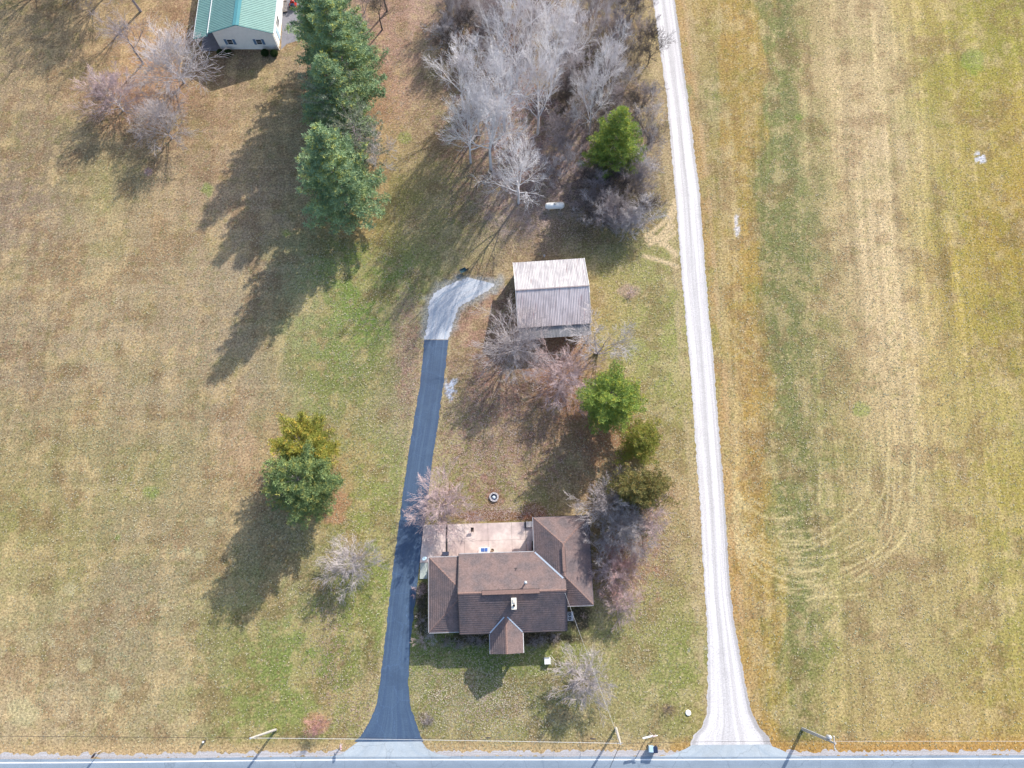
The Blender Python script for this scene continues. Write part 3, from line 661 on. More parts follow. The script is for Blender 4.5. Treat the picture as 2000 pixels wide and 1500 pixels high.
for y in (-.2, 3.2, 6.6): window(9.95, y, 1.6, 1.1, 1.1, 'e')
window(-1.5, 4.78, 1.5, 1.2, 1.2, 'n'); window(-8.5, 4.5, 1.5, 1.0, 1.1, 'n')
d = MB(); d.box((-.45, -4.26, .15), (.5, -4.205, 2.2)); dd = d.build('door', m_red, house); d = MB(); d.lathe([(0, -.04), (.035, -.03), (.035, 0)], (.38, -4.27, 1.1), 8, axis='y'); d.build('handle', m_galv, dd)
d = MB(); d.box((-2.75, -7.0, .02), (.95, -4.21, .15)); d.build('porch_floor', m_conc2, house)
# mast for the service drop
d = MB(); d.tube([(6.62, -.1, 4.9), (6.62, -.1, 6.3)], .035, 6); d.build('service_mast', m_galv, house)

# patio of cast slabs with the drain channel across it
patio = empty('patio', (HX, HY, 0), HR); tag(patio, kind='structure')
def slab(poly, m=m_conc, z=.17, nm='slab', par=patio):
    mb = MB(); n = len(poly); vs = [(x, y, 0) for x, y in poly]+[(x, y, z) for x, y in poly]
    mb.add(vs, [tuple(range(n-1, -1, -1)), tuple(range(n, 2*n))]+[(i, (i+1) % n, n+(i+1) % n, n+i) for i in range(n)]); return mb.build(nm, m, par)
G_ = .004
slab([(-12.22, 4.40), (-8.78, 4.40), (-8.72, 9.38), (-11.72, 9.40)])
for xa, xb in ((-8.50, -6.22), (-6.20, -3.02), (-3.0, 0.2), (.22, 2.08)):
    for ya, yb in ((4.80, 7.03), (7.045, 9.36)):
        slab([(xa+G_, ya), (xb-G_, ya), (xb-G_, yb-G_), (xa+G_, yb-G_)], z=.17+.004*random.random())
slab([(2.12, 4.82), (3.4, 4.82), (3.4, 9.36), (2.12, 9.36)], z=.15)
mb = MB(); mb.box((-8.70, 4.85, 0), (-8.52, 9.38, .13)); mb.build('drain_channel', m_dark, patio)
slab([(-12.25, 2.30), (-11.22, 2.30), (-11.18, 4.37), (-12.15, 4.37)], m_padc, .12); slab([(-11.10, 2.32), (-10.30, 2.32), (-10.30, 4.37), (-11.06, 4.37)], m_padc, .12)
def at_house(x, y): c, s = math.cos(HR), math.sin(HR); return HX+x*c-y*s, HY+x*s+y*c
def at_house_obj(name, x, y, z, label, cat, group=None):
    X_, Y_ = at_house(x, y); return tag(empty(name, (X_, Y_, z), HR), label, cat, group)
# steps / covered grill / boxes on the patio
t = at_house_obj('concrete_step', 2.62, 8.98, .16, 'pale raised concrete step at the patio corner under the north eave of the wing', 'step')
mb = MB(); mb.box((-.42, -.38, 0), (.42, .38, .30)); mb.build('tread', m_conc2, t); mb = MB(); mb.box((-.62, -.40, 0), (-.43, .40, .15)); mb.build('riser', m_dark, t)
t = at_house_obj('patio_grill', 2.68, 6.0, .16, 'covered grill with dark side shelf at the east end of the patio', 'grill')
mb = MB(); mb.lathe([(.34, .25), (.40, .75), (.36, .95), (.2, 1.02), (0, 1.03)], (-.15, 0, 0), 14, sy=2.0); mb.build('cover', mat('tan_cover', (.42, .33, .32), .8, .15, 4), t, True)
mb = MB(); mb.box((.20, -.75, .80), (.50, .75, .86)); mb.build('side_shelf', m_dark, t)
for sx in (-.35, .4):
    for sy in (-.5, .5): mb = MB(); mb.box((sx-.03, sy-.03, 0), (sx+.03, sy+.03, .8)); mb.build('leg', m_dark, t)
t = at_house_obj('storage_bench', -8.72, 5.45, .17, 'dark lidded storage bench beside the drain channel on the patio', 'storage box')
mb = MB(); mb.box((-.40, -.22, 0), (.40, .22, .42)); mb.build('box', m_dark, t); mb = MB(); mb.box((-.43, -.25, .425), (.43, .25, .48)); mb.build('lid', mat('lid_dark', (.05, .06, .10), .5, .1, 4), t)
t = at_house_obj('patio_table', -3.55, 5.78, .17, 'low white patio table with blue top against the north eave', 'table')
mb = MB(); mb.box((-.72, -.34, .52), (.72, .34, .56)); mb.build('tabletop', m_metalwhite, t)
mb = MB(); mb.box((-.42, -.22, .563), (.02, .24, .60)); mb.build('tray', m_blue, t); mb = MB(); mb.box((.08, -.22, .563), (.46, .24, .60)); mb.build('tray', m_blue, t)
for sx in (-.6, .6):
    for sy in (-.27, .27): mb = MB(); mb.box((sx-.03, sy-.03, 0), (sx+.03, sy+.03, .52)); mb.build('leg', m_metalwhite, t)
t = at_house_obj('planter_pot', -2.45, 5.72, .17, 'small brown planter beside the blue-topped patio table', 'planter')
mb = MB(); mb.lathe([(.14, 0), (.20, .34), (.22, .34), (.22, .38), (.17, .38), (.15, .3), (0, .3)], (0, 0, 0), 14); mb.build('pot', mat('brown_pot', (.22, .16, .11), .8, .2, 4), t, True)
t = at_house_obj('patio_chair', -5.1, 8.42, .17, 'small dark folding chair out on the open patio', 'chair')
mb = MB(); mb.box((-.2, -.2, .40), (.2, .2, .44)); mb.build('seat', mat('brown_mesh', (.13, .09, .07), .8, .2, 5), t)
mb = MB(); mb.box((-.2, .19, .46), (.2, .23, .85), rot=Matrix.Rotation(R(-18), 3, 'X'), piv=(0, .2, .46)); mb.build('backrest', m_dark, t)
for sx in (-.18, .18):
    for sy in (-.18, .18): mb = MB(); mb.box((sx-.015, sy-.015, 0), (sx+.015, sy+.015, .40)); mb.build('leg', m_galv, t)
# satellite dish on a pole by the west corner
t = at_house_obj('satellite_dish', -11.35, 4.72, .17, 'pale satellite dish on a pole at the west corner of the patio', 'satellite dish')
mb = MB(); mb.tube([(0, 0, 0), (0, 0, 1.7)], .035, 8); mb.build('pole', m_galv, t)
mb = MB(); mb.lathe([(.0, 0), (.18, .03), (.33, .10), (.34, .12), (.18, .05), (0, .02)], (0, 0, 0), 18); dm = mb.build('dish', m_ltblue, t, True); dm.location = (-.05, .05, 1.75); dm.rotation_euler = (R(-42), R(-20), 0)
mb = MB(); mb.tube([(-.05, .1, 1.72), (-.25, .30, 2.05), (-.1, .4, 2.2)], .018, 6); mb.build('feed_arm', m_galv, t)
# heat pump
t = at_house_obj('heat_pump', 7.45, -3.05, 0, 'grey heat pump with twin dark fans on the mulch east of the house', 'air conditioner')
mb = MB(); mb.box((-.55, -.60, 0), (.55, .60, .08)); mb.build('base', m_conc2, t)
mb = MB(); mb.box((-.42, -.50, .082), (.42, .50, .92)); hb = mb.build('body', m_galv, t)
for yy in (-.24, .24):
    mb = MB(); mb.lathe([(.20, .925), (.215, .955), (.23, .925)], (0, yy, 0), 16); fo = mb.build('fan_ring', m_galv, t, True)
    mb = MB(); mb.lathe([(0, .93), (.20, .93)], (0, yy, 0), 16); mb.build('fan_opening', m_black, fo)
    mb = MB()
    for k in range(4):
        a_ = k*math.pi/2+.3; mb.box((-.02, -.02, .934), (.18, .02, .94), rot=Matrix.Rotation(a_, 3, 'Z'), piv=(0, 0, .93))
    mb.v = [(x, y+yy, z) for x, y, z in mb.v]; mb.build('blade', m_galv, fo)
# white box on the front lawn
x, y = g(1069, 1290)
t = tag(empty('utility_box', (x, y, 0), R(2)), 'white square utility box standing on the front lawn', 'utility box')
mb = MB(); mb.box((-.36, -.36, .0), (.36, .36, .55)); mb.build('body', m_metalwhite, t); mb = MB(); mb.box((-.40, -.40, .552), (.40, .42, .60)); mb.build('lid', m_tank, t)
x, y = g(1344, 1392)
t = tag(empty('septic_lid', (x, y, 0)), 'round white septic riser lid in the grass by the lane mouth', 'lid')
mb = MB(); mb.lathe([(.36, 0), (.36, .12), (.31, .15), (0, .16)], (0, 0, 0), 10); mb.build('riser', m_tank, t); mb = MB(); mb.box((-.1, -.02, .16), (.1, .02, .19)); mb.build('handle', m_galv, t)
# fire pit
x, y = g(965, 971)
t = tag(empty('fire_pit', (x, y, 0)), 'round fire pit ringed with pale stones behind the patio', 'fire pit')
for k in range(14):
    a_ = k/14*2*math.pi; mb = MB(); r0 = random.uniform(.42, .46); h_ = random.uniform(.2, .27); q = []
    for (rr, da) in ((r0, -.2), (r0+.22, -.17), (r0+.22, .17), (r0, .2)): q.append((rr*math.cos(a_+da), rr*math.sin(a_+da)))
    slab(q, m_stone, h_, 'stone', t)
mb = MB(); mb.lathe([(.40, .02), (.40, .24), (.37, .24), (.36, .05), (0, .05)], (0, 0, 0), 18); mb.build('steel_ring', m_navy, t, True)
mb = MB(); mb.lathe([(.26, .055), (.17, .12), (0, .15)], (0, 0, 0), 12); mb.build('ash', m_ash, t)

# ================================================================ BARN
BX, BY = g(1080, 600); BR = R(4)
barn = tag(empty('pole_barn', (BX, BY, 0), BR), 'old barn with rust streaked pale metal roof, north of the house', 'barn')
def roofmetal(name, base, dark, rust, rustamt, darkamt):
    m = bpy.data.materials.new(name); m.use_nodes = True; t_ = m.node_tree; N = t_.nodes; L = t_.links
    b = N['Principled BSDF']; b.inputs['Roughness'].default_value = .55; b.inputs['Metallic'].default_value = 0
    pos = N.new('ShaderNodeNewGeometry').outputs['Position']
    def noise(sc, st):
        mp = N.new('ShaderNodeMapping'); mp.inputs['Scale'].default_value = st; mp.inputs['Rotation'].default_value = (0, 0, -BR); L.new(pos, mp.inputs[0])
        n = N.new('ShaderNodeTexNoise'); n.inputs['Scale'].default_value = sc; n.inputs['Detail'].default_value = 5; n.inputs['Roughness'].default_value = .65
        L.new(mp.outputs[0], n.inputs[0]); return n.outputs[0]
    def rng(o, a, b_, c, d):
        r = N.new('ShaderNodeMapRange'); r.inputs[1].default_value = a; r.inputs[2].default_value = b_; r.inputs[3].default_value = c; r.inputs[4].default_value = d
        L.new(o, r.inputs[0]); return r.outputs[0]
    def mix(f, a, c):
        x = N.new('ShaderNodeMix'); x.data_type = 'RGBA'; L.new(f, x.inputs[0])
        if isinstance(a, tuple): x.inputs[6].default_value = (*a, 1)
        else: L.new(a, x.inputs[6])
        x.inputs[7].default_value = (*c, 1); return x.outputs[2]
    c = mix(rng(noise(1, (3.4, .35, .35)), .42, .62, 0, darkamt), base, dark)
    c = mix(rng(noise(.5, (1, 1, 1)), .5, .66, 0, darkamt*.7), c, dark)
    c = mix(rng(noise(1, (5.2, .30, .3)), .61, .68, 0, rustamt), c, rust)
    L.new(c, b.inputs['Base Color']); return m
m_rn = roofmetal('sunlit_barn_metal', (.50, .48, .49), (.27, .255, .28), (.22, .10, .09), .8, .75)  # north slope's copy of the roof metal, toned down in colour against full sun
m_rs = roofmetal('shaded_barn_metal', (.70, .62, .61), (.42, .36, .36), (.38, .13, .14), .8, .8)  # south slope's copy, colour lightened to stand in for light on the shaded side
m_rl = roofmetal('lean_metal', (.28, .28, .29), (.19, .19, .195), (.2, .12, .1), .3, .8)
def ribpanel(wd, ln, ribs, h=.035):
    """corrugated sheet, ridge at origin, running -y for ln; flat in xy, ribs up"""
    xs_ = [0.0]; zs = [0.0]; p = wd/ribs
    for i in range(ribs):
        c0 = (i+.5)*p
        for dx, z in ((-.05, 0), (-.02, h), (.02, h), (.05, 0)): xs_.append(c0+dx); zs.append(z)
    xs_.append(wd); zs.append(0); mb = MB(); n = len(xs_)
    vs = [(a, 0, z) for a, z in zip(xs_, zs)]+[(a, -ln, z) for a, z in zip(xs_, zs)]
    mb.add(vs, [(i, n+i, n+i+1, i+1) for i in range(n-1)]); return mb
def panels(parent, name, x0, x1, n, ridge_yz, eave_yz, m, ribs=4, axis_='x', jz=.006):
    """n sheets side by side from x0 to x1, from the ridge (y,z) down to the eave (y,z)"""
    (ry_, rz_), (ey, ez) = ridge_yz, eave_yz; ln = math.hypot(ey-ry_, ez-rz_); wd = (x1-x0)/n
    me = ribpanel(wd-.006, ln, ribs).mesh(name, m)
    for i in range(n):
        o = link(name, me, parent)
        d_ = Vector((0, ey-ry_, ez-rz_)).normalized(); xax = Vector((1, 0, 0)) if ey < ry_ else Vector((-1, 0, 0)); yax = -d_; zax = xax.cross(yax)
        M_ = Matrix((xax, yax, zax)).transposed().to_4x4()
        xx = x0+i*wd if ey < ry_ else x0+(i+1)*wd
        M_.translation = (xx, ry_, rz_+random.uniform(0, jz))
        if axis_ == 'y': M_ = Matrix.Rotation(R(90), 4, 'Z') @ M_
        o.matrix_local = M_
mb = MB(); mb.box((-5.25, -3.85, 0), (4.65, 5.85, 3.0)); mb.add([(-5.3, -3.9, 3.0), (-5.3, 5.9, 3.0), (-5.3, .85, 5.05)], [(0, 2, 1)]); mb.add([(4.7, -3.9, 3.0), (4.7, 5.9, 3.0), (4.7, .85, 5.05)], [(0, 1, 2)])
for x in (-5.2, -2.0, 1.3, 4.6): mb.box((x-.08, -5.5, 0), (x+.08, -5.34, 2.5))
m_barnwall = mat('barn_boards', (.34, .27, .25), .9, .3, 2, stretch=(5, 5, .4)); part(mb, 'wall', m_barnwall, barn)
panels(barn, 'roof_panel', -5.47, 4.87, 11, (.85, 5.22), (6.05, 3.25), m_rn)
panels(barn, 'roof_panel', -5.47, 4.87, 11, (.83, 5.20), (-4.12, 3.28), m_rs)
panels(barn, 'roof_panel', -5.42, 4.84, 8, (-4.07, 3.08), (-5.66, 2.68), m_rl, 3)
mb = MB(); bar(mb, (-5.5, .84, 5.26), (4.9, .84, 5.26), .16, .035); part(mb, 'ridge_cap', mat('rust_ridge', (.30, .25, .25), .8, .2, 4), barn)
mb = MB()
for x in (-5.52, 4.92): bar(mb, (x, 6.05, 3.26), (x, .85, 5.23), .06, .16); bar(mb, (x, .83, 5.2), (x, -4.12, 3.28), .06, .16)
part(mb, 'rake_board', m_metalwhite, barn)['kind'] = 'stuff'
mb = MB(); mb.box((4.72, 1.0, 0), (5.0, 2.4, 2.4)); part(mb, 'door', m_metalwhite, barn)
mb = MB(); mb.add([(4.9, .85, 2.75), (5.35, .95, 2.5), (5.35, 2.75, 2.5), (4.9, 2.95, 2.75), (4.9, .85, 2.65), (5.35, .95, 2.4), (5.35, 2.75, 2.4), (4.9, 2.95, 2.65)], [(0,1,2,3),(7,6,5,4),(0,4,5,1),(1,5,6,2),(2,6,7,3)]); part(mb, 'door_canopy', m_metalwhite, barn)
mb = MB(); mb.box((-5.3, -5.3, 0), (4.6, -3.9, .02)); 

# propane tank
x, y = g(1083, 407)
t = tag(empty('propane_tank', (x, y, 0), R(3)), 'white horizontal propane tank at the edge of the wood', 'tank')
mb = MB(); mb.lathe([(0, -1.5), (.22, -1.46), (.40, -1.34), (.49, -1.16), (.5, -1.0), (.5, 1.0), (.49, 1.16), (.40, 1.34), (.22, 1.46), (0, 1.5)], (0, 0, .82), 24, axis='x'); mb.build('vessel', m_tank, t, True)
mb = MB(); mb.lathe([(.17, 1.28), (.17, 1.42), (.12, 1.50), (0, 1.52)], (0, 0, 0), 14); mb.build('dome_lid', mat('lid_grey', (.45, .44, .42), .5, .1, 4), t, True)
for sx in (-.9, .9):
    mb = MB(); mb.box((sx-.08, -.32, 0), (sx+.08, .32, .36)); mb.build('leg', m_conc2, t)
    mb = MB(); mb.lathe([(.03, 1.30), (.03, 1.40), (0, 1.40)], (sx, 0, 0), 8); mb.build('lifting_lug', m_galv, t)

# ================================================================ TEAL ROOFED HOUSE
TX, TY = g(490, 80)
th = tag(empty('siding_house', (TX, TY, 0)), 'white sided house with teal metal roof at the top of the picture', 'house')
HL = 15.0; y0 = -1.65
mb = MB(); mb.box((-4.75, y0, 0), (4.80, HL, 3.75))
mb.add([(-4.75, y0, 3.75), (4.8, y0, 3.75), (-.3, y0, 5.45)], [(0, 1, 2)]); mb.add([(-4.75, HL, 3.75), (4.8, HL, 3.75), (-.3, HL, 5.45)], [(2, 1, 0)])
part(mb, 'wall', m_siding, th)
sdn = MB(); z = .25
while z < 5.4:                                     # lap siding boards on the gable and the east wall
    hw0, hw1 = -4.75, 4.80
    if z > 3.7: f_ = (5.42-z)/1.7; hw0 = -.3-4.45*f_; hw1 = -.3+5.1*f_
    if hw1-hw0 > .3: sdn.add([(hw0, y0-.004, z+.2), (hw1, y0-.004, z+.2), (hw1, y0-.02, z), (hw0, y0-.02, z)], [(3, 2, 1, 0)])
    if z < 3.6: sdn.add([(4.804, y0, z+.2), (4.804, HL, z+.2), (4.82, HL, z), (4.82, y0, z)], [(3, 2, 1, 0)])
    z += .205
o = part(sdn, 'siding', m_siding, th); o['kind'] = 'stuff'
def panels_y(parent, name, ya, yb, n, ridge_xz, eave_xz, m, ribs=3):
    (rx, rz_), (ex, ez) = ridge_xz, eave_xz; ln = math.hypot(ex-rx, ez-rz_); wd = (yb-ya)/n; me = ribpanel(wd-.006, ln, ribs, .04).mesh(name, m)
    for i in range(n):
        o = link(name, me, parent); d_ = Vector((ex-rx, 0, ez-rz_)).normalized(); yax = -d_
        xax = Vector((0, 1, 0)) if ex > rx else Vector((0, -1, 0)); zax = xax.cross(yax); M_ = Matrix((xax, yax, zax)).transposed().to_4x4()
        M_.translation = (rx, ya+i*wd if ex > rx else ya+(i+1)*wd, rz_); o.matrix_local = M_
panels_y(th, 'roof_panel', -1.85, HL+.2, 17, (-.28, 5.62), (5.10, 3.82), m_teal)
panels_y(th, 'roof_panel', -1.85, HL+.2, 17, (-.32, 5.62), (-5.42, 3.82), m_teal)
panels_y(th, 'roof_panel', -2.20, HL+.2, 17, (-5.46, 3.68), (-8.02, 2.98), m_teal)
mb = MB(); bar(mb, (-.58, -1.88, 5.59), (-.58, HL, 5.59), .5, .03); mb.v = [(x, y, z+(-.0 if x > -.4 else -.06)) for x, y, z in mb.v]
bar(mb, (-.05, -1.88, 5.58), (-.05, HL, 5.58), .5, .03); mb.v = [(x, y, z+.06*(1-abs(x+.3)/.5)) for x, y, z in mb.v]; part(mb, 'ridge_cap', m_tealcap, th)
mb = MB(); bar(mb, (-5.45, -1.9, 3.80), (-5.45, HL, 3.80), .1, .22); bar(mb, (5.14, -1.9, 3.80), (5.14, HL, 3.80), .1, .14); part(mb, 'gutter', m_metalwhite, th)
mb = MB(); bar(mb, (-5.42, -1.88, 3.80), (-.3, -1.88, 5.60), .04, .12); bar(mb, (-.3, -1.88, 5.60), (5.1, -1.88, 3.80), .04, .12); bar(mb, (-8.0, -2.23, 2.96), (-5.46, -2.23, 3.66), .04, .12); part(mb, 'rake_board', m_tealcap, th)
mb = MB(); bar(mb, (-8.05, -2.2, 2.95), (-8.05, HL, 2.95), .08, .1); part(mb, 'gutter', m_metalwhite, th)
for yy in (-2.0, 2.0, 6.0): mb = MB(); mb.box((-7.95, yy-.06, 0), (-7.83, yy+.06, 2.9)); mb.build('porch_post', m_metalwhite, th)
mb = MB(); mb.box((-8.0, -2.0, 0), (-4.76, HL, .12)); mb.build('porch_floor', mat('porch_slab', (.20, .19, .22), .8, .15, 2), th)
for xc in (-2.62, 2.10):
    wdw = window(xc, y0-.02, 1.72, .80, 1.0, 's', th)
    for s_ in (-1, 1):
        mb = MB(); mb.box((xc+s_*.68-.20, y0-.07, 1.15), (xc+s_*.68+.20, y0-.025, 2.30)); mb.build('shutter', m_shutter, th)
window(4.82, 2.2, 1.9, 1.4, 1.2, 'e', th); d = MB(); d.box((4.825, .0, .1), (4.87, .95, 2.2)); dd = d.build('door', m_ltblue, th); d = MB(); d.lathe([(0, .06), (.04, .05), (.04, 0)], (4.87, .8, 1.1), 8, axis='x'); d.build('handle', m_galv, dd)
mb = MB(); mb.tube([(4.9, y0+.05, 3.7), (4.9, y0+.05, .12), (5.0, y0-.25, .08)], .05, 6); mb.build('downspout', m_metalwhite, th)
mb = MB()
pts = [g(549, 97), g(560, 86), g(585, 78), g(592, 50), g(590, 0), g(600, -60), g(556, -60), g(552, 0)]
mb.add([(x, y, .006) for x, y in pts], [tuple(range(len(pts)))]); o = mb.build('concrete_drive', sheet_mat('house_drive', alb((168, 166, 172)), alb((146, 146, 150)), 'road')); tag(o, kind='structure')
# boxwoods under the gable are built with the plants below
# riding mower
x, y = g(573, 12)
t = tag(empty('riding_mower', (x, y, 0), R(95)), 'red riding mower parked on concrete beside the teal roofed house', 'lawn mower')
mb = MB(); mb.box((-.75, -.30, .30), (.1, .30, .55)); mb.box((-.8, -.36, .40), (-.3, .36, .62)); mb.build('body', m_dark, t)
mb = MB(); mb.lathe([(.0, .1), (.26, .12), (.30, .3), (.30, .85), (.22, .95), (0, .97)], (0, 0, .62), 12, axis='x'); mb.build('hood', m_red, t, True)
mb = MB(); mb.box((-.62, -.24, .66), (-.15, .24, .76)); mb.box((-.70, -.24, .70), (-.60, .24, 1.10)); mb.build('seat', m_navy, t)
mb = MB(); mb.lathe([(.16, .0), (.19, .015), (.16, .03)], (.12, 0, .95), 14); mb.tube([(.12, 0, .95), (.25, 0, .65)], .02, 6); mb.build('steering_wheel', m_dark, t)
mb = MB(); mb.box((-.55, -.6, .12), (.45, .6, .28)); mb.build('mower_deck', m_red, t)
for sx, rr, wd in ((-.52, .27, .24), (.78, .19, .16)):
    for sy in (-1, 1):
        mb = MB(); mb.lathe([(rr*.5, -wd/2), (rr, -wd/2), (rr, wd/2), (rr*.5, wd/2)], (sx, sy*.42, rr), 14, axis='y'); wh = mb.build('wheel', m_rubber, t, True)
        mb = MB(); mb.lathe([(0, -wd*.4), (rr*.5, -wd*.45), (rr*.5, wd*.45), (0, wd*.4)], (sx, sy*.42, rr), 10, axis='y'); mb.build('rim', m_tank, wh)
x, y = g(557, 14)
t = tag(empty('trellis_rack', (x, y, 0), R(8)), 'narrow slatted rack leaning on the ground beside the red mower', 'rack')
for s_ in (-.35, .35): mb = MB(); mb.box((s_-.03, -1.3, .3), (s_+.03, 1.3, .36)); mb.build('rail', m_dark, t)
for k in range(9): mb = MB(); mb.box((-.40, -1.22+k*.3, .362), (.40, -1.12+k*.3, .39)); mb.build('slat', m_wood, t)
for s_ in (-1.1, 1.1): mb = MB(); mb.box((-.35, s_-.03, 0), (.35, s_+.03, .30)); mb.build('leg', m_dark, t)

# ================================================================ ROADSIDE THINGS
def pole(name, base, top, h, r0, r1, label):
    b = gv(*base); tp = gv(*top, h); t = tag(empty(name, b), label, 'utility pole'); d_ = tp-b
    mb = MB(); mb.tube([(0, 0, 0), d_*.5, d_], [r0, (r0+r1)/2, r1], 12); mb.build('shaft', m_paletim, t); return t, d_
pl, dl = pole('utility_pole', (539, 1425), (489, 1442), 8.8, .16, .11, 'pale leaning utility pole left of the asphalt driveway')
mb = MB(); mb.lathe([(.12, 0), (.12, .05), (0, .08)], tuple(dl), 10); mb.build('cap', m_galv, pl)
p2, d2 = pole('utility_pole', (1203, 1422), (1212, 1453), 8.6, .16, .11, 'utility pole between the front lawn and the two roadside bins')
mb = MB(); bar(mb, d2+Vector((-.35, 0, -.45)), d2+Vector((.35, .0, -.45)), .07, .07); mb.build('bracket', m_galv, p2)
mb = MB(); mb.lathe([(.05, -.1), (.07, 0), (.05, .1)], tuple(d2+Vector((-.3, 0, -.35))), 8); mb.build('insulator', m_dark, p2)
p3, d3 = pole('utility_pole', (1567, 1424), (1632, 1452), 9.7, .17, .12, 'tall utility pole with transformer and crossarm right of the lane mouth')
mb = MB(); bar(mb, d3+Vector((-.05, -.75, -.35)), d3+Vector((.05, .75, -.35)), .1, .1); mb.build('crossarm', m_paletim, p3)
for s_ in (-.65, .65):
    mb = MB(); mb.lathe([(.05, 0), (.07, .06), (.05, .12), (.02, .16)], tuple(d3+Vector((0, s_, -.3))), 8); mb.build('insulator', m_tank, p3)
e3 = d3*.80; mb = MB(); mb.lathe([(0, 0), (.22, .02), (.24, .1), (.24, .75), (.2, .82), (0, .84)], tuple(e3+Vector((.05, .36, -.3))), 14); mb.build('transformer', m_galv, p3, True)
for off in ((.19, -.05, 0), (-.02, .2, 0)):
    mb = MB(); mb.tube([Vector(off), d3*.4+Vector(off), d3*.78+Vector(off)], .045, 6); mb.build('conduit', m_metalwhite, p3)
def cable(name, pts, sag, r, m, label, cat='wire'):
    out = []
    for a, b in zip(pts[:-1], pts[1:]):
        a, b = Vector(a), Vector(b)
        for k in range(16): tt = k/16; p = a.lerp(b, tt); p.z -= sag*4*tt*(1-tt); out.append(p)
    out.append(Vector(pts[-1])); mb = MB(); mb.tube(out, r, 5); return tag(mb.build(name, m), label, cat)
m_cable = mat('aluminium_cable', (.62, .62, .63), .4, .1, 5, metal=.3); m_bcable = mat('black_cable', (.03, .03, .035), .6, .1, 5)
T1 = gv(*(539, 1425))+dl*.97; T2 = gv(1203, 1422)+d2*.97; T3 = gv(1567, 1424)+d3*.86
WL = Vector((-120, T1.y+.5, T1.z+.4))
cable('overhead_wire', [WL, T1], .35, .022, m_bcable, 'dark overhead wire running to the left edge from the leaning pole')
cable('overhead_wire', [T1, T2], .35, .026, m_cable, 'bright overhead wire between the leaning pole and the pole by the bins')
cable('overhead_wire', [T2, T3], .4, .016, m_bcable, 'thin overhead wire crossing above the lane mouth between two poles')
cable('overhead_wire', [T3, Vector((130, T3.y-.2, T3.z-.2))], .3, .016, m_cable, 'thin overhead wire running to the right edge from the transformer pole')
cable('overhead_wire', [T1+Vector((0, -.05, -1.0)), T2+Vector((0, -.05, -1.0))], .5, .014, m_bcable, 'thin dark telephone wire strung below the bright overhead wire')
cable('road_crossing_wire', [T2+Vector((0, 0, .1)), gv(1150, 1600, 7.6)], .3, .03, m_bcable, 'dark cable crossing the road from the pole by the bins')
hx, hy = at_house(6.62, -.1); cable('service_wire', [(hx, hy, 6.25), T2], .45, .014, m_cable, 'thin service wire sloping from the house gable to the pole by the bins')
mb = MB(); mb.lathe([(0, -.35), (.06, -.3), (.08, 0), (.06, .3), (0, .35)], (gv(954, 1441, 7.6)), 8, axis='x'); tag(mb.build('cable_splice', m_dark, smooth=True), 'dark splice case hanging on the wire above the verge', 'splice case')
mb = MB(); mb.lathe([(0, -.35), (.06, -.3), (.08, 0), (.06, .3), (0, .35)], (gv(1158, 1443, 7.7)), 8, axis='x'); tag(mb.build('cable_splice', m_dark, smooth=True), 'dark splice case on the wire close to the pole by the bins', 'splice case')

def mailbox(base, label, m_, rz, lean=0.0):
    x, y = g(*base); t = tag(empty('mailbox', (x, y, 0), rz), label, 'mailbox'); t.rotation_euler = (R(lean), 0, rz)
    mb = MB(); mb.box((-.05, -.05, 0), (.05, .05, 1.02)); mb.build('post', m_wood, t)
    mb = MB(); mb.box((-.05, -.45, .95), (.05, .3, 1.03)); mb.build('arm', m_wood, t)
    prof = [(-.11, 0), (.11, 0), (.11, .14)]+[(.11*math.cos(a_), .14+.1*math.sin(a_)) for a_ in (.5, 1.05, 1.57, 2.1, 2.65)]+[(-.11, .14)]
    mb = MB(); n = len(prof); vs = [(px, -.48, 1.035+pz) for px, pz in prof]+[(px, .10, 1.035+pz) for px, pz in prof]
    mb.add(vs, [tuple(range(n)), tuple(range(2*n-1, n-1, -1))]+[(i, n+i, n+(i+1) % n, (i+1) % n) for i in range(n)]); bo = mb.build('box', m_, t)
    mb = MB(); mb.box((.113, -.3, 1.12), (.125, -.26, 1.34)); mb.box((.113, -.26, 1.28), (.125, -.16, 1.34)); mb.build('flag', m_red, bo)
    mb = MB(); mb.box((-.105, -.497, 1.04), (.105, -.483, 1.22)); mb.build('door', m_, bo); return t
mailbox((669, 1453), 'faded pink mailbox on a post beside the driveway apron', m_pink, R(8))
mailbox((197, 1466), 'dark mailbox leaning over the road shoulder near the left edge', m_dark, R(-40), 14)
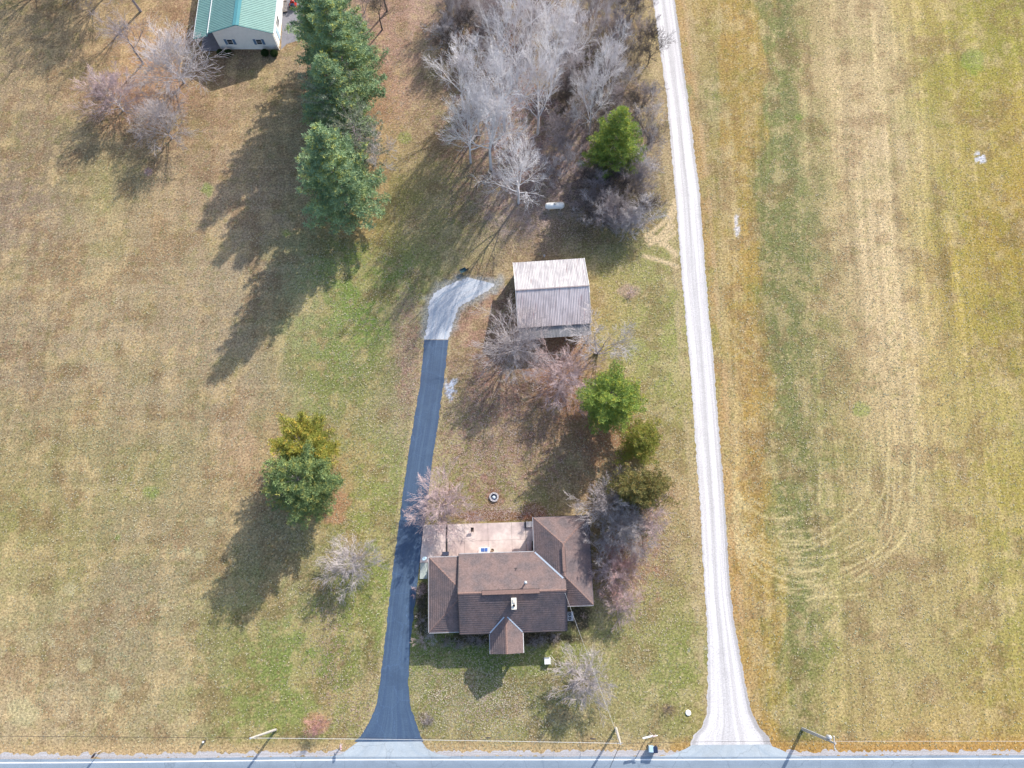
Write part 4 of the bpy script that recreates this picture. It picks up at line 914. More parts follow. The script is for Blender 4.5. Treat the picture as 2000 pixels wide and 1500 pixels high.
def bin_(base, label, body, lid, rz):
    x, y = g(*base); t = tag(empty('wheeled_bin', (x, y, 0), rz), label, 'bin', 'wheeled bins by the road')
    mb = MB(); vs = [(-.22, -.25, .1), (.22, -.25, .1), (.22, .22, .1), (-.22, .22, .1), (-.29, -.36, 1.0), (.29, -.36, 1.0), (.29, .32, 1.0), (-.29, .32, 1.0)]
    mb.add(vs, [(3,2,1,0),(4,5,6,7),(0,1,5,4),(1,2,6,5),(2,3,7,6),(3,0,4,7)]); mb.build('body', body, t)
    mb = MB(); vs = [(-.31, -.39, 1.005), (.31, -.39, 1.005), (.31, .36, 1.005), (-.31, .36, 1.005), (-.26, -.32, 1.08), (.26, -.32, 1.08), (.26, .34, 1.11), (-.26, .34, 1.11)]
    mb.add(vs, [(3,2,1,0),(4,5,6,7),(0,1,5,4),(1,2,6,5),(2,3,7,6),(3,0,4,7)]); mb.build('lid', lid, t)
    mb = MB(); mb.tube([(-.26, .42, .98), (.26, .42, .98)], .02, 6); mb.build('handle', body, t)
    for s_ in (-.27, .27): mb = MB(); mb.lathe([(0, -.03), (.12, -.03), (.12, .03), (0, .03)], (s_, .25, .12), 12, axis='y'); mb.v = [(s_+(yy-.25), .25+(xx-s_), zz) for xx, yy, zz in mb.v]; mb.build('wheel', m_rubber, t)
bin_((1269, 1460), 'pale blue wheeled bin beside the road, left of the navy one', m_ltblue, m_ltblue, R(-3)); bin_((1277, 1461), 'navy wheeled bin beside the road, right of the pale blue one', m_navy, m_navy, R(4))
x, y = g(1269, 1430)
t = tag(empty('yard_sign_post', (x, y, 0), R(12)), 'slim yard sign post with white arm behind the roadside bins', 'sign post')
mb = MB(); mb.box((-.04, -.04, 0), (.04, .04, 2.5)); mb.build('post', m_wood, t); mb = MB(); mb.box((-1.35, -.09, 2.25), (-.045, .09, 2.42)); mb.build('arm', m_metalwhite, t)
mb = MB(); mb.box((-.12, -.12, 2.502), (.3, .08, 2.54)); mb.build('cap', mat('pink_cap', (.55, .45, .42), .7, .1, 3), t)
x, y = g(1280, 1435)
t = tag(empty('marker_stake', (x, y, 0), R(20)), 'short white marker stake right of the yard sign post', 'marker')
mb = MB(); mb.box((-.03, -.03, 0), (.03, .03, .8)); mb.build('stake', m_metalwhite, t); mb = MB(); mb.box((-.12, -.035, .5), (.12, .035, .78), rot=Matrix.Rotation(R(35), 3, 'Y')); mb.build('tag', m_metalwhite, t)
x, y = g(400, 1447)
t = tag(empty('cable_pedestal', (x, y, 0), R(10)), 'small dark and white cable pedestal in the left verge', 'pedestal')
mb = MB(); mb.box((-.13, -.1, 0), (.13, .1, .5)); mb.build('body', m_dark, t); mb = MB(); mb.box((-.11, -.15, .502), (.11, .06, .56)); mb.build('lid', m_metalwhite, t)
x, y = g(905, 531)
t = tag(empty('wheelbarrow', (x, y, 0), R(30)), 'teal wheelbarrow left in the tree shade above the gravel turnaround', 'wheelbarrow')
mb = MB(); vs = [(-.35, -.22, .35), (.3, -.2, .35), (.3, .2, .35), (-.35, .22, .35), (-.5, -.34, .62), (.5, -.3, .62), (.5, .3, .62), (-.5, .34, .62)]
mb.add(vs, [(3,2,1,0),(0,1,5,4),(1,2,6,5),(2,3,7,6),(3,0,4,7)]); mb.build('tray', mat('teal_tray', (.05, .11, .13), .5, .15, 4), t)
for s_ in (-.22, .22): mb = MB(); mb.tube([(.75, s_*.3, .2), (0, s_, .33), (-1.0, s_*1.3, .6)], .022, 6); mb.build('handle', m_wood, t)
mb = MB(); mb.lathe([(0, -.05), (.19, -.05), (.19, .05), (0, .05)], (.72, 0, .19), 14, axis='y'); mb.build('wheel', m_rubber, t)
x, y = g(1063, 501)
t = tag(empty('barn_bucket', (x, y, 0)), 'small white bucket behind the north eave of the barn', 'bucket')
mb = MB(); mb.lathe([(.13, 0), (.17, .38), (.15, .38), (.12, .04), (0, .04)], (0, 0, 0), 14); mb.build('pail', m_metalwhite, t); mb = MB(); mb.tube([(-.17, 0, .36), (-.1, .05, .5), (.1, .05, .5), (.17, 0, .36)], .01, 5); mb.build('handle', m_galv, t)

exec_trees = True

# ================================================================ TREES
def prisms(P0, P1, R0, R1):
    """three sided tapered sticks; returns V, F"""
    P0 = np.asarray(P0); P1 = np.asarray(P1); R0 = np.asarray(R0)[:, None]; R1 = np.asarray(R1)[:, None]
    d = P1-P0; d = d/np.maximum(np.linalg.norm(d, axis=1, keepdims=True), 1e-6)
    ref = np.where(np.abs(d[:, 2:3]) > .8, np.array([[1., 0, 0]]), np.array([[0, 0, 1.]]))
    a = np.cross(d, ref); a /= np.linalg.norm(a, axis=1, keepdims=True); b = np.cross(d, a)
    V = []
    for P, Rr in ((P0, R0), (P1, R1)):
        for k in range(3):
            t = 2*math.pi*k/3; V.append(P+(a*math.cos(t)+b*math.sin(t))*Rr)
    V = np.stack(V, 1).reshape(-1, 3); n = len(P0); base = np.arange(n)[:, None]*6
    F = np.concatenate([base+np.array([[k, (k+1) % 3, 3+(k+1) % 3, 3+k]]) for k in range(3)], 0)
    return V, F

def bare_tree(seed, h=8.0, trunk_frac=.25, nmain=9, spread=38, levels=((7, .55), (7, .5), (6, .5)), r0=.14, wig=.16, up=.10, twig=.011, mainlen=.62, lean=0, multi=1, droop=0.0, mainang=None):
    rs = random.Random(seed); big = []; small = []
    V3 = Vector
    def perp(d, ang, az):
        a = d.orthogonal().normalized(); b = d.cross(a)
        return (d*math.cos(ang)+(a*math.cos(az)+b*math.sin(az))*math.sin(ang)).normalized()
    def branch(p, d, L, r, lvl):
        ns = (5, 4, 3, 2)[min(lvl, 3)]; pts = [p]; dirs = []; rr = [r]
        for i in range(ns):
            d = (d+V3((rs.uniform(-wig, wig), rs.uniform(-wig, wig), rs.uniform(-wig, wig)+(up if lvl < 3 else up*.4)-droop*(lvl > 1)))).normalized()
            q = pts[-1]+d*(L/ns); pts.append(q); dirs.append(d)
            r1 = max(twig*.6, r*(1-.78*(i+1)/ns)); rr.append(r1)
            (big if lvl <= 1 else small).append((pts[-2], q, rr[-2], r1))
        if lvl < len(levels)+0:
            n, ratio = levels[lvl]
            for k in range(n):
                f = .22+.78*(k+rs.random())/n; x = f*ns; i = min(ns-1, int(x)); pp = pts[i].lerp(pts[i+1], x-i)
                dd = perp(dirs[i], math.radians(rs.uniform(20, 48)), rs.uniform(0, 6.283))
                branch(pp, dd, L*ratio*rs.uniform(.65, 1.2)*(1.15-.45*f), max(twig, r*(1-.75*f)*.6), lvl+1)
    for s_ in range(multi):
        d = V3((rs.uniform(-.05, .05)+lean, rs.uniform(-.05, .05), 1)).normalized()
        if multi > 1: a_ = 6.283*s_/multi+rs.uniform(-.4, .4); d = V3((math.cos(a_)*.45, math.sin(a_)*.45, 1)).normalized()
        p = V3((0, 0, -.1)); th_ = h*trunk_frac; r = r0; ang0 = rs.uniform(0, 6)
        top = p+d*th_; big.append((p, top, r0*1.15, r0*.85))
        nm = max(2, nmain//multi)
        # leader keeps going, mains leave it
        cur = top; cd = d; seg = (h-th_)*.55/5; rad = r0*.85
        for i in range(5):
            cd = (cd+V3((rs.uniform(-.12, .12), rs.uniform(-.12, .12), .05))).normalized(); q = cur+cd*seg; rn = rad*.72
            big.append((cur, q, rad, rn))
            for k in range(int(nm/5)+(1 if rs.random() < (nm/5) % 1 else 0)):
                ang0 += 2.4; a_ = math.radians((mainang or spread)+rs.uniform(-12, 12)-i*4)
                branch(cur.lerp(q, rs.random()), perp(cd, a_, ang0), h*mainlen*(1-.13*i)*rs.uniform(.8, 1.1), rad*.55, 0)
            cur = q; rad = rn
        branch(cur, cd, h*.35, rad, 0)
    out = []
    for S_ in (big, small):
        P0 = np.array([s[0][:] for s in S_]); P1 = np.array([s[1][:] for s in S_]); out.append(prisms(P0, P1, [s[2] for s in S_], [s[3] for s in S_]))
    # normalise to height 1 and crown radius 1
    zz = out[1][0]; hh = zz[:, 2].max(); rad = np.percentile(np.hypot(zz[:, 0], zz[:, 1]), 97)
    return out, hh, rad

def bark(name, c, c2=None): return mat(name, c, .9, .22, .8, hue=c2 or c, spec=.15, coord='World')
b_pale = bark('pale_bark', (.78, .76, .78), (.62, .59, .62)); b_grey = bark('grey_bark', (.48, .45, .46), (.56, .52, .54)); b_brown = bark('brown_bark', (.30, .265, .27), (.38, .33, .345))
b_pink = bark('pink_bark', (.56, .43, .42), (.46, .36, .37)); b_dark = bark('dark_bark', (.10, .085, .08), (.14, .12, .115)); b_red = bark('red_bark', (.46, .26, .24), (.50, .40, .40)); b_silver = bark('silver_bark', (.50, .45, .45), (.38, .34, .35))
b_olive = bark('olive_bark', (.26, .26, .19), (.33, .31, .24))
PROTO = {}
def proto(key, **kw):
    (bg, sm), hh, rad = bare_tree(**kw)
    PROTO[key] = (np_mesh(key+'_trunk', bg[0], bg[1], b_grey), np_mesh(key+'_crown', sm[0], sm[1], b_grey), hh, rad)
proto('tall', seed=3, h=18, trunk_frac=.20, nmain=14, spread=36, levels=((7, .58), (6, .60), (4, .62)), r0=.28, wig=.15, up=.06, twig=.017, mainlen=.46)
proto('tall2', seed=9, h=18, trunk_frac=.18, nmain=14, spread=44, levels=((7, .60), (6, .60), (4, .62)), r0=.27, wig=.18, up=.07, twig=.017, mainlen=.46)
proto('round', seed=5, h=7, trunk_frac=.09, nmain=34, spread=58, levels=((6, .60), (5, .62), (5, .62)), r0=.12, wig=.09, up=.05, twig=.0135, mainlen=.50)
proto('vase', seed=21, h=9, trunk_frac=.07, nmain=34, spread=42, levels=((6, .58), (5, .60), (5, .66)), r0=.15, wig=.06, up=.015, twig=.0135, mainlen=.64)
proto('stems', seed=31, h=7, trunk_frac=.08, nmain=12, spread=30, levels=((6, .6), (5, .6), (4, .62)), r0=.13, wig=.11, up=.01, twig=.012, mainlen=.62, multi=4)
proto('brush', seed=41, h=6, trunk_frac=.08, nmain=12, spread=36, levels=((6, .6), (5, .62), (4, .62)), r0=.07, wig=.17, up=.03, twig=.012, mainlen=.56, multi=3)
proto('brush2', seed=47, h=6, trunk_frac=.08, nmain=16, spread=44, levels=((6, .6), (5, .62), (4, .6)), r0=.08, wig=.19, up=.03, twig=.012, mainlen=.52)
proto('slim', seed=51, h=12, trunk_frac=.30, nmain=9, spread=26, levels=((6, .55), (5, .6), (4, .6)), r0=.15, wig=.10, up=.05, twig=.012, mainlen=.42)

def tree(key, base, h, r, bk, label, name='bare_tree', cat='tree', group=None, rz=None, lean=(0, 0), tb=None):
    x, y = g(*base); tm, cm, hh, rad = PROTO[key]
    t = tag(empty(name, (x, y, 0), random.uniform(0, 6.28) if rz is None else rz), label, cat, group)
    if lean != (0, 0): t.rotation_euler = (R(lean[0]), R(lean[1]), t.rotation_euler[2])
    for nm, me, b_ in (('trunk', tm, tb or bk), ('crown', cm, bk)):
        o = link(nm, me, t); o.scale = (r/rad, r/rad, h/hh)
        o.material_slots[0].link = 'OBJECT'; o.material_slots[0].material = b_
    return t
TG = 'pale barked trees of the wood'
# the big pale crowns of the wood
for base, h, r, key, lab in (
    ((1013, 398), 17, 5.2, 'tall2', 'pale leafless tree nearest the propane tank, slender white trunk at the wood edge'),
    ((960, 330), 19, 6.4, 'tall', 'huge pale leafless tree whose crown bulges over the lawn on the west side'),
    ((1050, 262), 20, 6.0, 'tall2', 'pale leafless tree with a thick dark trunk in the middle of the wood'),
    ((985, 255), 20, 6.2, 'tall', 'tall pale leafless tree just northwest of the thick dark trunk'),
    ((1075, 185), 19, 5.5, 'tall', 'pale leafless tree north of the thick dark trunk'),
    ((1010, 160), 19, 5.5, 'tall2', 'pale leafless tree whose crown touches the top edge of the picture'),
    ((1150, 262), 15, 4.0, 'tall2', 'narrow pale leafless tree behind the green pine in the wood'),
    ((1172, 205), 15, 3.8, 'tall', 'pale leafless tree standing north of the green pine in the wood'),
    ((905, 215), 15, 5.0, 'tall', 'pale leafless tree at the northwest rim of the wood, above the lawn'), ((920, 318), 17, 5.2, 'tall2', 'pale leafless tree leaning its crown furthest west from the wood'), ((1035, 90), 18, 5.5, 'tall', 'pale leafless tree at the top edge behind the others of the wood'), ((1118, 150), 15, 4.2, 'tall2', 'pale leafless tree between the two groups of pale crowns'),
    ((935, 262), 14, 4.4, 'tall2', 'smaller pale leafless tree at the western rim of the wood')):
    tree(key, base, h*1.26, r*1.0, b_pale, lab, group=TG)
BL = 'grey leafless brushwood tree in the wood beside the gravel lane'
rb = random.Random(12)
spots = [(905,60),(930,110),(880,20),(950,40),(985,90),(1060,60),(1105,50),(1150,30),(1190,15),(1225,40),(1245,90),(1200,90),(1150,100),(1110,130),(1235,150),(1255,200),(1215,180),(1190,150),(1262,255),(1235,230),
         (1255,300),(1262,350),(1245,400),(1225,430),(1200,400),(1172,432),(1148,400),(1125,372),(1110,335),(1090,290),(1120,260),(1100,220),(1030,110),(965,160),(925,190),(1225,330),(1190,365),(1235,375),(1065,350),(1035,330),(985,370),
         (1268,130),(1210,120),(870,90),(1160,440),(1210,445),(1130,430),(1100,-20),(1000,-10),(1180,-30),(920,-20),(1240,10)]
spots += [(rb.uniform(1085, 1262), rb.uniform(20, 440)) for _ in range(26)]+[(rb.uniform(870, 1080), rb.uniform(-20, 130)) for _ in range(14)]+[(rb.uniform(1150, 1255), rb.uniform(340, 440)) for _ in range(10)]
spots = [p_ for p_ in spots if not (1050 < p_[0] < 1150 and 350 < p_[1] < 450)]+[(1150, 425), (1160, 398)]
for i, (u, v) in enumerate(spots):
    bk = (b_brown, b_grey, b_brown, b_grey, b_dark)[i % 5]
    tree(('brush', 'brush2')[i % 2], (u+rb.uniform(-6, 6), v+rb.uniform(-6, 6)), rb.uniform(5.5, 9.5) if v < 300 else rb.uniform(4.5, 7), rb.uniform(2.4, 3.6), bk, BL, group='brushwood trees in the wood')
tree('stems', (1268, 278), 6, 3.2, b_dark, 'dark limbed leafless tree reaching from the wood towards the gravel lane')
# yard trees
tree('round', (1137, 1330), 6.0, 4.3, b_silver, 'silver grey leafless tree alone on the front lawn by the white utility box', rz=1)
tree('round', (696, 1105), 5.6, 4.3, b_silver, 'round leafless tree left of the asphalt driveway, below the green pine', rz=2)
tree('round', (868, 986), 6.5, 5.2, b_pink, 'leafless tree at the patio corner with branches over the driveway', rz=3.4)
tree('vase', (1006, 688), 9.0, 6.0, b_silver, 'large leafless tree at the southwest corner of the barn', rz=.5)
tree('round', (1100, 742), 7.5, 5.6, b_pink, 'pinkish leafless tree directly south of the barn', rz=4.2)
tree('stems', (1166, 690), 8, 5.2, b_grey, 'many stemmed leafless tree with dark limbs at the southeast corner of the barn', rz=2.2, tb=b_brown)
tree('round', (1176, 992), 9.5, 4.6, b_silver, 'pale leafless tree northeast of the house between patio wing and cedars', rz=5)
tree('vase', (1208, 1030), 9, 4.4, b_silver, 'grey leafless tree right of the house wing, south of the olive cedar', rz=1.1)
tree('brush2', (1246, 1020), 8, 4.0, b_pink, 'wispy pinkish leafless shrub tree on the lane side of the grey tree', rz=2.6)
tree('brush', (1162, 1066), 7.0, 3.0, b_silver, 'small leafless tree leaning over the east roof edge of the house', rz=.7)
tree('round', (1198, 1110), 6.5, 3.9, b_red, 'reddish leafless tree beside the east wall of the house', rz=3.1)
tree('brush2', (1236, 1080), 4, 2.4, b_pink, 'thin pale leafless shrub right of the reddish tree', rz=1.7)
tree('round', (1208, 1178), 4.2, 3.0, b_pink, 'low spreading leafless tree near the heat pump corner of the lawn', rz=.2)
tree('vase', (360, 162), 10.5, 7.2, b_grey, 'fan shaped leafless tree beside the porch of the teal roofed house', rz=.9)
tree('slim', (280, 123), 12, 4.0, b_brown, 'slim dark leafless tree left of the fan shaped one', rz=2.1)
tree('round', (241, 217), 8.5, 5.4, b_pink, 'pinkish leafless tree on the upper left lawn', rz=1.2, tb=b_grey)
tree('vase', (336, 271), 8.5, 5.0, b_silver, 'grey leafless tree lowest of the upper left lawn trees', rz=2.9)
tree('slim', (275, 22), 13, 4.6, b_brown, 'leafless tree at the top edge left of the porch', rz=.4)
tree('vase', (205, -5), 12, 6.0, b_brown, 'tall leafless tree cut by the top edge, casting long branch shadows', rz=1.4)
tree('tall2', (175, -35), 15, 7.0, b_brown, 'leafless tree just outside the frame above the slim lawn tree', rz=.9)
tree('tall', (60, -120), 19, 8.0, b_brown, 'leafless tree well outside the upper left corner', rz=4.9)
tree('tall', (120, -60), 17, 7.5, b_brown, 'large leafless tree outside the frame above the upper left lawn', rz=1.9)
tree('tall2', (20, -40), 16, 7.5, b_brown, 'large leafless tree outside the upper left corner', rz=2.2)
tree('tall', (240, -120), 17, 7.0, b_brown, 'large leafless tree outside the frame behind the porch side', rz=3.2)
tree('slim', (756, 22), 11, 3.6, b_dark, 'dark crooked leafless tree right of the upper pine', rz=.4, tb=b_dark)
tree('slim', (747, 58), 9, 3.0, b_dark, 'dark bent leafless tree below the crooked one', rz=1.4, tb=b_dark)
tree('brush2', (694, 70), 6, 3.2, b_grey, 'small grey leafless tree against the upper pine', rz=1.4)
tree('brush', (712, 25), 7, 3.4, b_brown, 'tangled leafless tree at the top edge beside the upper pine', rz=2.0)
tree('brush', (732, 322), 8.5, 4.2, b_grey, 'wispy grey leafless tree right of the gap between the big pines', rz=1.0)
tree('brush2', (622, 1412), 2.4, 1.7, b_red, 'small reddish leafless sapling on the verge left of the driveway', name='sapling', rz=2.0)
# shrubs
def shrub(base, h, r, bk, lab, key='brush', group=None): return tree(key, base, h, r, bk, lab, name='bare_shrub', cat='shrub', group=group)
shrub((822, 1251), 1.6, 1.5, b_pink, 'pale bushy shrub at the driveway corner of the house front')
shrub((846, 1242), 1.7, 1.4, b_grey, 'grey twiggy shrub under the southwest roof corner')
shrub((822, 1150), 1.8, 1.2, b_red, 'russet shrub directly below the mossy concrete pads', 'brush2')
shrub((825, 1178), 1.6, 1.1, b_dark, 'dark shrub midway along the west wall of the house', 'brush2')
shrub((823, 1210), 1.7, 1.2, b_brown, 'brown shrub near the south end of the west wall')
for u, v in ((872, 1252), (897, 1256), (920, 1252), (940, 1254)): shrub((u, v), 1.1, .95, b_brown, 'low twiggy foundation shrub along the house front left of the porch', 'brush2', 'foundation shrubs left of the porch')
for u, v in ((1040, 1254), (1060, 1250), (1085, 1245)): shrub((u, v), 1.1, .95, b_brown, 'low twiggy foundation shrub along the house front right of the porch', 'brush2', 'foundation shrubs right of the porch')
shrub((1231, 572), .9, .9, b_red, 'small reddish shrub on the grass east of the barn'); shrub((290, 337), .6, .7, b_pink, 'tiny pinkish shrub alone on the left lawn')
shrub((838, 1403), .7, 1.0, b_brown, 'low brown brush patch beside the flared driveway mouth', 'brush2'); shrub((1303, 1384), .9, .8, b_dark, 'small dark shrub left of the round white lid')
shrub((542, 1418), .6, .55, mat('yellow_weed', (.42, .40, .10), .9, .2, 3), 'yellow green weed clump at the foot of the leaning pole'); shrub((885, 258), .8, .8, b_red, 'dark red brush heap at the western rim of the wood')
shrub((1140, 1203), .5, .5, b_pink, 'tiny clipped shrub on the mulch beside the heat pump')

# ---- evergreens
def leafmat(name, c1, c2, c3=None):
    m = bpy.data.materials.new(name); m.use_nodes = True; t_ = m.node_tree; N = t_.nodes; L = t_.links
    b = N['Principled BSDF']; b.inputs['Roughness'].default_value = .75; b.inputs['Specular IOR Level'].default_value = .2
    at = N.new('ShaderNodeAttribute'); at.attribute_name = 'col'; sep = N.new('ShaderNodeSeparateColor'); L.new(at.outputs['Color'], sep.inputs[0])
    x = N.new('ShaderNodeMix'); x.data_type = 'RGBA'; x.inputs[6].default_value = (*c1, 1); x.inputs[7].default_value = (*c2, 1); L.new(sep.outputs[0], x.inputs[0])
    y = N.new('ShaderNodeMix'); y.data_type = 'RGBA'; y.inputs[7].default_value = (*(c3 or c2), 1); L.new(x.outputs[2], y.inputs[6]); L.new(sep.outputs[1], y.inputs[0])
    L.new(y.outputs[2], b.inputs['Base Color'])
    tr = N.new('ShaderNodeBsdfTranslucent'); L.new(y.outputs[2], tr.inputs[0]); mx = N.new('ShaderNodeMixShader'); mx.inputs[0].default_value = .22
    L.new(b.outputs[0], mx.inputs[1]); L.new(tr.outputs[0], mx.inputs[2]); L.new(mx.outputs[0], N['Material Output'].inputs[0]); return m
lf_white = leafmat('blue_green_needles', (.17, .27, .17), (.40, .53, .28), (.58, .56, .14)); lf_green = leafmat('fresh_green_needles', (.16, .25, .07), (.35, .45, .10), (.52, .50, .08)); lf_greyg = leafmat('grey_green_sprays', (.20, .24, .17), (.32, .36, .26), (.40, .38, .22))
lf_olive = leafmat('olive_needles', (.17, .175, .07), (.29, .27, .10), (.36, .26, .09)); lf_yel = leafmat('yellow_green_needles', (.20, .25, .06), (.46, .42, .08), (.66, .47, .10)); lf_box = leafmat('boxwood_leaves', (.025, .05, .015), (.06, .10, .03))
lf_cedar = leafmat('bright_cedar_needles', (.20, .23, .05), (.32, .34, .07), (.38, .30, .08))
def conifer(seed, h=18, R0=6.0, whorls=26, per=6, prof='pine', blades=8, bl=.34, bw=.05, gap=.55, base=.06, fill=.30, rise=.25, yel=.2):
    rs = random.Random(seed); nr = np.random.RandomState(seed); limbs = []; T = []
    limbs.append((Vector((0, 0, -.1)), Vector((rs.uniform(-.3, .3), rs.uniform(-.3, .3), h*.97)), .26*h/18+.03, .02))
    for w_ in range(whorls):
        f = base+(1-base)*(w_/whorls)**1.02; z = f*h
        if prof == 'pine': rr = R0*1.12*(1-f)**.82*min(1, .78+f*1.6)
        elif prof == 'round': rr = R0*math.sqrt(max(0, 1-((f-.42)/.6)**2))
        else: rr = R0*(1-f)**.45
        n = per if f < .8 else max(3, per-2)
        for k in range(n):
            if rs.random() < .10: continue
            az = 6.283*k/n+w_*2.4+rs.uniform(-.35, .35); L_ = rr*rs.uniform(.62, 1.2)*(1.3 if prof == 'cone' and rs.random() < .2 else 1)+.3; e = rise*(.4+f)+rs.uniform(-.1, .14)
            p0 = Vector((0, 0, z)); pts = [p0]; d = Vector((math.cos(az), math.sin(az), math.tan(e)*.6)).normalized()
            for s_ in range(3):
                d = (d+Vector((rs.uniform(-.1, .1), rs.uniform(-.1, .1), .12))).normalized(); pts.append(pts[-1]+d*L_/3); limbs.append((pts[-2], pts[-1], .05*h/18*(1-s_*.28)+.01, .05*h/18*(.72-s_*.28)+.01))
            s = fill*L_
            while s < L_:
                x = s/L_*3; i = min(2, int(x)); c = pts[i].lerp(pts[i+1], x-i); dl = (pts[i+1]-pts[i]).normalized(); side = dl.cross(Vector((0, 0, 1))).normalized()
                ls = (L_*.22)*(1.15-s/L_)+.22
                for sg in (-1, 1):
                    q = 0.0
                    while q < ls:
                        T.append((c+side*sg*q+dl*q*.75+Vector((rs.uniform(-.1, .1), rs.uniform(-.1, .1), q*.22+rs.uniform(-.08, .14)))))
                        q += gap*rs.uniform(.7, 1.2)
                s += gap*rs.uniform(.7, 1.15)
            for _ in range(3): T.append(pts[-1]+Vector((rs.gauss(0, .15), rs.gauss(0, .15), rs.uniform(0, .25))))
    for _ in range(5): T.append(Vector((rs.gauss(0, .15), rs.gauss(0, .15), h*.98+rs.uniform(-.3, .2))))
    T = np.array([t_[:] for t_ in T]); n = len(T); d = nr.normal(size=(n, blades, 3)); d[..., 2] = np.abs(d[..., 2])*.7+.12; d /= np.linalg.norm(d, axis=2, keepdims=True)
    ln = bl*nr.uniform(.6, 1.25, (n, blades, 1)); sd_ = np.cross(d, nr.normal(size=(n, blades, 3))); sd_ /= np.linalg.norm(sd_, axis=2, keepdims=True)
    c = T[:, None, :]; a_ = c+d*ln*.12-sd_*bw*.5; b_ = c+d*ln*.12+sd_*bw*.5; m_ = c+d*ln*.6+sd_*bw; e_ = c+d*ln
    V = np.stack([a_, b_, m_, e_], 2).reshape(-1, 3); F_ = np.arange(n*blades*4).reshape(-1, 4)
    cl = vnoise(T[:, 0]*.9+T[:, 2]*.7, T[:, 1]*.9+31, 5); rnd = np.clip(.15+.7*cl+nr.uniform(-.2, .2, n), 0, 1)
    yl = np.where(nr.rand(n) < yel, nr.uniform(.3, 1, n), 0)*np.clip(T[:, 2]/h*1.6, .2, 1); col = np.stack([rnd, yl, rnd*0], 1)  # yellow grows with height: sunlight on the tops put into the needle colour
    col = np.repeat(col, blades*4, 0)
    lv, lf = prisms([l[0][:] for l in limbs], [l[1][:] for l in limbs], [l[2] for l in limbs], [l[3] for l in limbs])
    return (V, F_, col), (lv, lf), h, R0
CP = {}
def cproto(key, **kw):
    (V, F_, col), (lv, lf), h, R0 = conifer(**kw); CP[key] = (np_mesh(key+'_trunk', lv, lf, b_brown), np_mesh(key+'_crown', V, F_, lf_green, col), h, R0)
cproto('pine_a', seed=1, h=20, R0=6.0, whorls=21, per=10, gap=.44, bl=.44, bw=.065, rise=.7)
cproto('pine_b', seed=2, h=20, R0=6.0, whorls=22, per=9, gap=.44, bl=.44, bw=.065, prof='pine', rise=.5)
cproto('pine_c', seed=4, h=11, R0=4.6, whorls=15, per=9, gap=.34, bl=.32, bw=.05, prof='round', rise=.7)
cproto('cedar', seed=6, h=8, R0=3.4, whorls=16, per=6, gap=.36, bl=.30, bw=.045, prof='cone', fill=.2, rise=.6, yel=.35)
def evergreen(key, base, h, r, lf, lab, name='pine_tree', rz=None, lean=(0, 0), group=None):
    x, y = g(*base); tm, cm, hh, rad = CP[key]; t = tag(empty(name, (x, y, 0), random.uniform(0, 6.28) if rz is None else rz), lab, 'tree', group)
    if lean != (0, 0): t.rotation_euler = (R(lean[0]), R(lean[1]), t.rotation_euler[2])
    for nm, me, b_ in (('trunk', tm, b_brown), ('crown', cm, lf)):
        o = link(nm, me, t); o.scale = (r/rad, r/rad, h/hh); o.material_slots[0].link = 'OBJECT'; o.material_slots[0].material = b_
    return t
evergreen('pine_a', (692, 190), 21, 6.8, lf_white, 'tall blue green pine beside the teal roofed house, lower of the upper pair', rz=.3)
evergreen('pine_b', (662, 128), 21, 6.6, lf_white, 'tall blue green pine touching the top edge, upper of the upper pair', rz=1.3)
evergreen('pine_a', (684, 405), 20, 7.0, lf_white, 'big blue green pine alone below the upper pair, with the longest shadow', rz=2.3)
lf_mid = leafmat('mid_green_needles', (.13, .20, .09), (.29, .38, .15), (.46, .44, .12))
evergreen('pine_c', (618, 956), 10.5, 5.2, lf_mid, 'bushy green pine on orange needles left of the asphalt driveway', rz=.8)
evergreen('pine_c', (614, 882), 8.5, 4.5, lf_yel, 'yellow green conifer directly behind the bushy pine', rz=1.8)
evergreen('pine_b', (1190, 328), 14.5, 4.8, lf_green, 'fresh green pine standing in the leafless wood', rz=2.8)
evergreen('pine_c', (1182, 802), 10, 4.6, lf_green, 'fresh green pine between the barn and the house', rz=3.8)
evergreen('cedar', (1243, 872), 7, 3.3, lf_cedar, 'bright yellow green cedar below the fresh green pine', name='cedar_tree', rz=.8)
evergreen('cedar', (1220, 972), 10.5, 3.4, lf_olive, 'olive brown cedar northeast of the house, nearer the house', name='cedar_tree', rz=1.8)
evergreen('cedar', (1250, 966), 9.5, 3.3, lf_olive, 'olive brown cedar northeast of the house, nearer the gravel lane', name='cedar_tree', rz=2.8)
cproto('sparse', seed=8, h=9, R0=4, whorls=12, per=6, gap=.7, bl=.34, bw=.045, prof='round', fill=.3, rise=.5, yel=.1)
evergreen('pine_b', (680, 258), 17, 6.0, lf_white, 'blue green pine at the lower left flank of the upper pair', rz=4.3)
evergreen('sparse', (712, 312), 11, 4.6, lf_greyg, 'sparse grey green tree between the two big pines, branches showing', name='vine_tree', rz=.4)
evergreen('sparse', (672, 268), 13, 4.6, lf_greyg, 'thin grey green tree tucked under the upper pine pair', name='vine_tree', rz=1.4)
